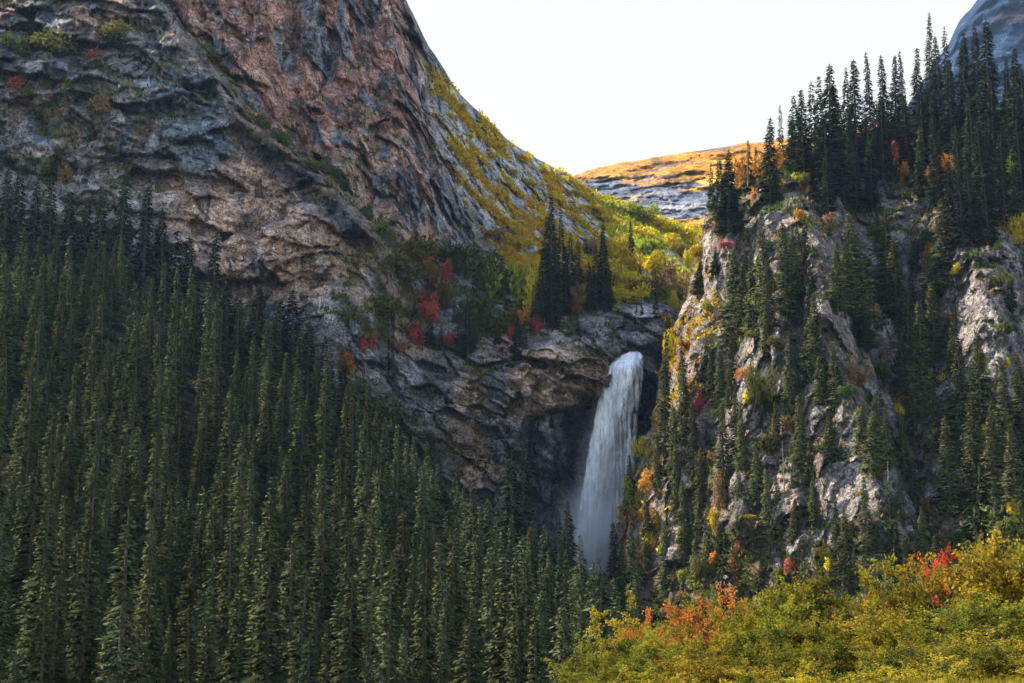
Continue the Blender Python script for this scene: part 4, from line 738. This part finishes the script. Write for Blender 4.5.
def add_bush(px, py, hp, wp, colr, label, P=None, k=None):
    P = hit(px, py) if P is None else P
    if P is None: return
    s = P[1] / F_PX; k = int(rng.integers(0, 7)) if k is None else k
    e = empty('bush', (P[0], P[1], P[2] - .3), rng.random() * 6.28, (wp * s / 3.4, wp * s / 3.4, hp * s / 2.3)); e['category'] = 'bush'
    if label == '#':
        e['label'] = f'small {cn[colr]} bush wedged in the rock of the bluff'; e['group'] = f'small {cn[colr]} bushes scattered over the bluff'
    else: e['label'] = label; e['group'] = 'bushes on the left mountain' if px < 600 and not (px > 600) else 'bushes around the waterfall and bluff'
    child('foliage', BUSH[k][0], e, LEAF[colr]); child('stem', BUSH[k][1], e)
for s in SH: add_bush(*s)

# grass and dwarf scrub rooted in the slopes
def scatter(name, label, P, N, wgt, colr, n, size, mats):
    w = wgt.ravel(); idx = rng.choice(len(w), n, p=w / w.sum()); p = P.reshape(-1, 3)[idx]; nn = N.reshape(-1, 3)[idx]; nn = nn * np.where(nn[:, 1:2] > 0, -1, 1)
    k = 5; p = np.repeat(p, k, 0) + rng.normal(size=(n * k, 3)) * np.array([.55, .3, .35]) * size; nn = np.repeat(nn, k, 0)
    d = nn * .5 + np.array([0, 0, .6]) + rng.normal(size=p.shape) * .6; sc = size * rng.uniform(.5, 1.2, (n * k, 1))
    V, Fc = cards(p - d * .1, p + d * sc, sc[:, 0] * .42); tone = np.repeat(np.clip(rng.random(n * k) * .7 + .3 * (perlin(p / 5.) + .5), 0, 1), 4)
    obj(name, mesh(name, V, Fc, tone=tone), mats, kind='stuff', label=label, category='scrub')
wA = vegA * (PA[..., 1] < 1200)
scatter('sunlit_scrub', 'golden scrub and grass in strips on the sunlit ridge slope', PA, NA, wA * XA['warm'] * (vegA > .6), None, 11000, 1.05, LEAF['yellow'])
scatter('lime_scrub', 'yellow green scrub mixed through the sunlit ridge slope', PA, NA, wA * XA['warm'] * (vegA > .5) * ss(560, 640, XA['U']), None, 4500, 1.3, LEAF['lime'])
scatter('amber_scrub', 'amber grass tufts in strips high on the sunlit ridge slope', PA, NA, wA * XA['warm'] * (vegA > .5) * (1 - ss(590, 640, XA['U'])), None, 5500, .9, LEAF['amber'])
scatter('gully_scrub', 'dark olive scrub on the shaded ledges and gully of the mountain', PA, NA, wA * (1 - XA['warm']) * (vegA > .35), None, 13000, 1.2, LEAF['olive'])
vis = (XB['U'] < 1100) * (vegB > .35)
scatter('bluff_scrub', 'dull green scrub in the clefts of the bluff', PB, NB, vis * vegB * (1 - XB['warm']), None, 9000, 1.1, LEAF['green'])
scatter('bluff_heath', 'brown dwarf heath patches on the bluff', PB, NB, vis * vegB * ss(-.1, .3, fbm(PB, 14., 3, off=77)), None, 5000, .9, LEAF['tan'])
scatter('edge_scrub', 'orange and yellow scrub along the lit left edge of the bluff', PB, NB, (XB['U'] < 760) * XB['warm'] * vegB, None, 700, .9, LEAF['orange'])
scatter('edge_heath', 'tawny and golden scrub along the lit left edge of the bluff', PB, NB, (XB['U'] < 760) * XB['warm'] * vegB * ss(-.1, .2, fbm(PB, 8., 3, off=57)), None, 1200, .9, LEAF['yellow'])

# ------------------------------------------------------------------ the waterfall
def water_sheet(name, rows, seed, dens, bulge, dY=0.):
    rows = np.array(rows, float); vv = np.linspace(rows[0, 0], rows[-1, 0], 190); l = np.interp(vv, rows[:, 0], rows[:, 1]); r = np.interp(vv, rows[:, 0], rows[:, 2]); Yc = np.interp(vv, rows[:, 0], rows[:, 3])
    u = np.linspace(0, 1, 60)[None]; U = l[:, None] + (r - l)[:, None] * u; V = vv[:, None] + 0 * U; Y = Yc[:, None] + dY + 0 * U - bulge * (1 - (2 * u - 1) ** 2)
    Q = at(U, V, Y); f = fbm(np.stack([U * 1., V * .12, V * 0], -1), 7., 4, off=seed) * 3.2 + fbm(np.stack([U, V, V * 0], -1), 9., 3, off=seed + 5) * .8
    P = at(U + fbm(np.stack([U * 0 + np.round(u * 12), V, V * 0], -1), 22., 3, off=seed) * 3 * np.abs(2 * u - 1) ** 2, V, Y - f)
    edge = (1 - np.abs(2 * u - 1) ** 5) * np.ones_like(V); t = NT(name)
    me = mesh(name, P.reshape(-1, 3), grid_faces(190, 60), True, tone=np.c_[(edge * ss(0, .02, (V - vv[0]) / (vv[-1] - vv[0]))).ravel()], veg=((V - vv[0]) / (vv[-1] - vv[0])).ravel())
    pos = t.n('ShaderNodeNewGeometry').outputs['Position']; mp = t.n('ShaderNodeMapping', i_Rotation=(0, R(-10), 0), i_Scale=(1.25, 1, .055)); t.l(pos, mp.inputs[0])
    a = t.noise(mp.outputs[0], .75, 6, .62, .3); b = t.noise(pos, .16, 5, .6); e = t.n('ShaderNodeAttribute', attribute_name='tone').outputs['Fac']; dn = t.n('ShaderNodeAttribute', attribute_name='veg').outputs['Fac']
    al = t.math('ADD', t.math('MULTIPLY', a, 1.7), t.math('MULTIPLY', b, .8)); al = t.math('SUBTRACT', al, t.math('MULTIPLY_ADD', dn, .25, 1.25 - dens)); al = t.math('MULTIPLY', al, t.math('SMOOTH_MIN', t.math('MULTIPLY', e, 1.6), 1., .2)); al = t.math('MULTIPLY', al, 1.7, clamp=True)
    p = t.n('ShaderNodeBsdfPrincipled', i_Roughness=.6, i_Base_Color=(.90, .92, .93, 1)); t.l(al, p.inputs['Alpha'])
    bu = t.n('ShaderNodeBump', i_Strength=.35, i_Distance=.8); t.l(a, bu.inputs['Height']); t.l(bu.outputs[0], p.inputs['Normal'])
    t.l(p.outputs[0], t.out.inputs[0]); me.materials.append(t.m); return me
wf_e = empty('waterfall', at(600, 560, 655)); wf_e['kind'] = 'structure'; wf_e['label'] = 'white waterfall dropping from the rock lip into the dark alcove'
wl = at(600, 560, 655)
for nm, rows, sd_, dn_, bu_ in (('back_veil', [(351, 629, 641, 664), (357, 617, 645, 661), (368, 607, 645, 657), (400, 600, 640, 656), (450, 590, 636, 656), (500, 579, 630, 655), (560, 569, 620, 652)], 3., .34, 1.5),
                               ('falling_water', [(351, 629, 640, 663), (357, 620, 643, 658.5), (366, 609, 640, 653), (400, 598, 626, 651), (450, 588, 612, 650), (500, 580, 602, 649), (560, 571, 596, 647)], 9., .62, 3.),
                               ('spray_strands', [(356, 622, 640, 657), (368, 610, 640, 651), (400, 600, 634, 649), (450, 588, 622, 647), (500, 578, 614, 646), (560, 569, 606, 644)], 15., .1, 2.)):
    me = water_sheet(nm, rows, sd_, dn_, bu_); o = obj(nm, me, None, wf_e); o.location = -Vector(wl)
def puff(name, px, py, Y, rx, rz, dens):
    c = at(px, py, Y); th = np.linspace(0, math.pi, 13); ph = np.linspace(0, 2 * math.pi, 25)
    V = np.stack([np.sin(th)[:, None] * np.cos(ph)[None], np.sin(th)[:, None] * np.sin(ph)[None], np.cos(th)[:, None] + 0 * ph[None]], -1).reshape(-1, 3)
    t = NT(name); tc_ = t.n('ShaderNodeTexCoord').outputs['Object']; ln = t.n('ShaderNodeVectorMath', operation='LENGTH'); t.l(tc_, ln.inputs[0])
    n = t.noise(tc_, 2.6, 4, .6); fall = t.maprange(ln.outputs['Value'], .15, 1., 1., 0.); d = t.math('MULTIPLY', t.math('MULTIPLY', fall, t.maprange(n, .35, .65, .25, 1.)), dens)
    v = t.n('ShaderNodeVolumePrincipled', i_Color=(.985, .99, 1, 1)); t.l(d, v.inputs['Density']); t.l(v.outputs[0], t.out.inputs['Volume'])
    o = obj(name, mesh(name, V, grid_faces(13, 25)[:, ::-1], True), t.m, kind='stuff', label='pale spray drifting at the foot of the waterfall', category='mist'); o.location = c; o.scale = (rx, rx * .6, rz)
puff('mist', 592, 540, 639, 19, 30, .20)
puff('mist', 606, 480, 643, 15, 40, .09)

# ------------------------------------------------------------------ front shrubs
def shrub(seed, H=3.2, spread=1.5, nl=46):
    r = np.random.default_rng(seed); st, P0, P1, T = [], [], [], []
    def branch(p, d, L, rad, lv, clump):
        n = 4; pts = [p]; dd = d.copy()
        for k in range(n):
            dd = dd + r.normal(size=3) * .16 + np.array([0, 0, -.05 if lv else .02]); dd /= np.linalg.norm(dd); p = p + dd * L / n; pts.append(p)
        st.append(tube(pts, np.linspace(rad, rad * .45, n + 1), 4 if lv else 5))
        if lv == 2:
            pts = np.array(pts); m = nl; s = r.random(m) * (n) ; i = np.minimum(s.astype(int), n - 1); q = pts[i] + (pts[i + 1] - pts[i]) * (s - i)[:, None]; q = q + r.normal(size=(m, 3)) * .055
            dirs = r.normal(size=(m, 3)) * .8 + dd * .5; dirs /= np.linalg.norm(dirs, axis=1)[:, None]; ln = r.uniform(.055, .105, (m, 1)); P0.append(q); P1.append(q + dirs * ln); T.append(np.clip(clump + r.normal(size=m) * .16, 0, 1)); return
        for k in range(6 if lv == 0 else 5):
            j = 1 + int(r.random() * (n - .01)) if lv == 0 else int(1 + r.random() * (n - .01)); nd = dd * .7 + r.normal(size=3) * .75 + np.array([0, 0, .25]); nd /= np.linalg.norm(nd)
            branch(pts[min(j, n)], nd, L * r.uniform(.42, .62), rad * .5, lv + 1, np.clip(clump + r.normal() * .16 + (.06 if lv else 0), 0, 1))
    for k in range(9):
        a = k * 6.283 / 9 + r.random(); d = np.array([math.cos(a) * spread * r.uniform(.2, .6), math.sin(a) * spread * r.uniform(.2, .6), 1.]); d /= np.linalg.norm(d)
        branch(np.array([math.cos(a) * .12, math.sin(a) * .12, -.2]), d, H * r.uniform(.55, .78), .035, 0, r.uniform(.15, .7))
    P0, P1, T = np.concatenate(P0), np.concatenate(P1), np.concatenate(T)
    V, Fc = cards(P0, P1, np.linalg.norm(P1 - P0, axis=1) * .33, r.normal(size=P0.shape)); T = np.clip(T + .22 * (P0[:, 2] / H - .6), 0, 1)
    return mesh('foliage', V, Fc, tone=np.repeat(T, 4)), mesh('stem', *merge(st)), float(np.percentile(P0[:, 2], 99))
FS = []
for k in range(6):
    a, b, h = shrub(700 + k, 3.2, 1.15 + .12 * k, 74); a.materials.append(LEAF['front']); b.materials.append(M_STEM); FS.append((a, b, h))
FR = [  # px, top py, distance, half width factor, colour, label
    (606, 656, 50, .7, 'front', 'olive green shrub at the left end of the front thicket'), (632, 628, 52, .95, 'front', 'yellow olive shrub, second from left on the thicket skyline'), (650, 606, 54, 1.05, 'frontgold', 'golden shrub left of the orange red one'), (692, 600, 50, .8, 'orange', 'bright orange red shrub on the thicket skyline'), (722, 608, 50, .75, 'frontgold', 'small amber shrub right of the orange red one'), (750, 599, 53, 1.05, 'front', 'green shrub right of the orange ones'), (790, 590, 54, 1.1, 'front', 'yellow green shrub in the middle of the thicket skyline'), (835, 586, 55, 1.05, 'front', 'dark green topped shrub in the middle of the thicket skyline'), (875, 582, 54, 1.05, 'frontgold', 'golden shrub below the near spruces'), (918, 574, 53, 1.1, 'front', 'yellow green shrub left of the tall right shrub'), (950, 560, 55, .5, 'scarlet', 'thin scarlet shrub poking up at the right'), (962, 560, 51, 1.15, 'frontgold', 'tall golden shrub beside the scarlet one'), (1003, 546, 50, 1.3, 'frontgold', 'tallest golden green shrub at the right edge'), (1040, 548, 50, 1.2, 'front', 'green shrub cut by the right edge of the photo'),
    (622, 670, 42, .8, 'frontgold', 'gold tinged shrub low at the left end of the thicket'), (645, 638, 42, 1.0, 'front', 'olive shrub under the golden left one'), (700, 632, 41, 1.1, 'frontgold', 'orange gold shrub with dark twigs below the orange red one'), (755, 628, 41, 1.1, 'front', 'dense green shrub in the second row, centre left'), (805, 622, 41, 1.0, 'front', 'pale green shrub in the second row, centre'), (852, 615, 42, 1.0, 'frontgold', 'amber shrub in the second row, centre right'), (900, 612, 41, 1.15, 'frontgold', 'coppery shrub with bare dark branches in the second row'), (950, 606, 40, 1.1, 'front', 'green shrub in the second row below the scarlet one'), (1000, 598, 39, 1.2, 'front', 'large green shrub in the second row at the right'),
    (640, 668, 33, .9, 'front', 'low olive shrub in the front row at the left'), (700, 664, 32, .9, 'frontgold', 'low golden shrub in the front row'), (760, 660, 32, .9, 'frontgold', 'low yellow shrub in the front row, centre left'), (985, 632, 31, 1.1, 'front', 'dark green rounded shrub in the bottom right corner'), (1030, 640, 30, .9, 'frontgold', 'golden shrub in the bottom right corner'), (590, 690, 47, .6, 'front', 'lowest olive shrub at the left foot of the thicket'),
    (650, 688, 27, .7, 'front', 'dim shrub cut by the bottom edge at the left'), (670, 682, 26, .8, 'frontgold', 'golden shrub cut by the bottom edge, left of centre'), (725, 680, 26, .8, 'front', 'green shrub cut by the bottom edge near the centre'), (800, 668, 27, .85, 'frontgold', 'sandy yellow shrub at the bottom edge between green ones'), (905, 664, 27, .9, 'frontgold', 'rusty gold shrub at the bottom edge, right of centre'), (850, 650, 33, .9, 'front', 'low green shrub in the front row, right of centre'), (920, 646, 34, .9, 'frontgold', 'low amber shrub in the front row beside the corner shrub'), (805, 648, 35, .8, 'front', 'low pale shrub in the front row, centre')]
for i, (px, py, Y, wf, c_, lab) in enumerate(FR):
    q = at(px, py - 1, Y); z0 = float(gz(q[0], q[1])) - .1; m = FS[i % 6]; s = (q[2] - z0) / m[2]; sw = s * .4 + .6
    e = empty('shrub', (q[0], q[1], z0), i * 1.7, (sw * wf, sw * wf, s)); e['label'] = lab; e['category'] = 'shrub'; e['group'] = 'shrubs of the autumn thicket in front'
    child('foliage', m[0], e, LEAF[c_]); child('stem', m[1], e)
def grass(n, xr, yr, name, label, hgt):
    x = rng.uniform(*xr, n); y = rng.uniform(*yr, n); keep = perlin(np.stack([x, y, x * 0], -1) / 2.2) > -.25; x, y = x[keep], y[keep]; p = np.stack([x, y, gz(x, y)], -1); n = len(x)
    d = np.c_[rng.normal(size=(n, 2)) * .35, np.ones(n)] * rng.uniform(.4, 1., (n, 1)) * hgt
    V, Fc = cards(p, p + d, np.full(n, .016)); obj(name, mesh(name, V, Fc, tone=np.repeat(rng.random(n), 4)), LEAF['frontgold'], kind='stuff', label=label, category='grass')
grass(30000, (2, 9), (21, 32), 'grass', 'dry yellow grass between the front shrubs', .55)
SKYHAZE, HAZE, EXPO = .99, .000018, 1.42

# ------------------------------------------------------------------ light, air, sky
AZ, EL = R(69), R(46)                    # sun from behind the left shoulder of the mountain
sv = Vector((-math.sin(AZ) * math.cos(EL), math.cos(AZ) * math.cos(EL), math.sin(EL)))
sl = bpy.data.lights.new('sun', 'SUN'); sl.energy = 5.0; sl.angle = R(.5); sl.color = (1., .9, .76)
so = bpy.data.objects.new('sun', sl); C.objects.link(so); so.rotation_euler = sv.to_track_quat('Z', 'Y').to_euler()
w = bpy.data.worlds.new('World'); S.world = w; w.use_nodes = True; nt = w.node_tree; nt.nodes.clear()
sky = nt.nodes.new('ShaderNodeTexSky'); sky.sky_type = 'NISHITA'; sky.sun_disc = False; sky.sun_elevation = EL; sky.sun_rotation = -AZ
sky.air_density = 1.0; sky.dust_density = 1.; sky.ozone_density = 1.2; sky.altitude = 1800
bg = nt.nodes.new('ShaderNodeBackground'); bg.inputs[1].default_value = .15
tc = nt.nodes.new('ShaderNodeTexCoord'); sep = nt.nodes.new('ShaderNodeSeparateXYZ'); nt.links.new(tc.outputs['Generated'], sep.inputs[0])
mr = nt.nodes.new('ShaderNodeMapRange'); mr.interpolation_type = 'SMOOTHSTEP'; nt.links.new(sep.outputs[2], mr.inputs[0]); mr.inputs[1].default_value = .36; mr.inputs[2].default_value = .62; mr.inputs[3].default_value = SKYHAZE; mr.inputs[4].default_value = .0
mx = nt.nodes.new('ShaderNodeMix'); mx.data_type = 'RGBA'; my = nt.nodes.new('ShaderNodeMapRange'); my.interpolation_type = 'SMOOTHSTEP'; nt.links.new(sep.outputs[1], my.inputs[0]); my.inputs[1].default_value = -.3; my.inputs[2].default_value = .6; my.inputs[3].default_value = .45; my.inputs[4].default_value = 1.   # white share reduced behind the viewer, not cleared, to keep fill light
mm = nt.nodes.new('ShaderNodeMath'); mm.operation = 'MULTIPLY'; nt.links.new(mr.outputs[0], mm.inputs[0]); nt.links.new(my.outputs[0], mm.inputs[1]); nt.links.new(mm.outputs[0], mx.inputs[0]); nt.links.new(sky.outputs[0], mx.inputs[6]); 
def nd_(t_, **k):
    n_ = nt.nodes.new(t_)
    for a_, b_ in k.items(): setattr(n_, a_, b_)
    return n_
def band(src, a_, b_, c_, d_):
    n_ = nd_('ShaderNodeMapRange', interpolation_type='SMOOTHSTEP'); nt.links.new(src, n_.inputs[0])
    for i_, v_ in enumerate((a_, b_, c_, d_)): n_.inputs[i_ + 1].default_value = v_
    return n_.outputs[0]
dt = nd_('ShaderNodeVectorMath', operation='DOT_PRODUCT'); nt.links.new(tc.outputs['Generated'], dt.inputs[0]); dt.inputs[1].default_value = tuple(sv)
ad1 = nd_('ShaderNodeMath', operation='ADD'); nt.links.new(band(dt.outputs['Value'], .56, 1., 2.5, 19.), ad1.inputs[0]); nt.links.new(band(sep.outputs[1], .25, .7, 6., 0.), ad1.inputs[1])   # white sky; unseen brightening round the sun and behind the viewer added as fill
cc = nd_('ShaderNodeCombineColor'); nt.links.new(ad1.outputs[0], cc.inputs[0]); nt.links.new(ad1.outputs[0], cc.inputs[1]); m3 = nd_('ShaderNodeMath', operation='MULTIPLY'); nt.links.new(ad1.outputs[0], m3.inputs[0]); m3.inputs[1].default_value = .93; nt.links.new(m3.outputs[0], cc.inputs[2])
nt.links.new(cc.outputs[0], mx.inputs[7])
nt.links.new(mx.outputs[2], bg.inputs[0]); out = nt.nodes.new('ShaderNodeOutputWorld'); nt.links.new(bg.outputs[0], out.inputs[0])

def haze_box():
    xa, ya, za, zb = 7600., 7900., float(min(GZ.min(), PA[..., 2].min(), PB[..., 2].min())) - 420, 1500.
    c = np.array([(x, y, z) for z in (za, zb) for y in (-ya, ya) for x in (-xa, xa)], float)
    f = np.array([(0, 2, 3, 1), (4, 5, 7, 6), (0, 1, 5, 4), (2, 6, 7, 3), (0, 4, 6, 2), (1, 3, 7, 5)])
    t = NT('thin_air'); v = t.n('ShaderNodeVolumePrincipled', i_Color=(.42, .66, 1., 1), i_Density=HAZE, i_Anisotropy=.2); t.l(v.outputs[0], t.out.inputs['Volume'])
    return obj('haze', mesh('haze', c, f), t.m, kind='stuff')
if HAZE > 0: haze_box()
S.cycles.max_bounces = 6; S.cycles.diffuse_bounces = 3; S.cycles.transparent_max_bounces = 12; S.cycles.volume_bounces = 4
S.cycles.use_adaptive_sampling = True; S.cycles.adaptive_threshold = .02; S.cycles.use_denoising = True
vs_ = S.view_settings; vs_.view_transform = 'Standard'; vs_.look = 'None'; vs_.gamma = 1; vs_.exposure = EXPO; vs_.use_curve_mapping = False
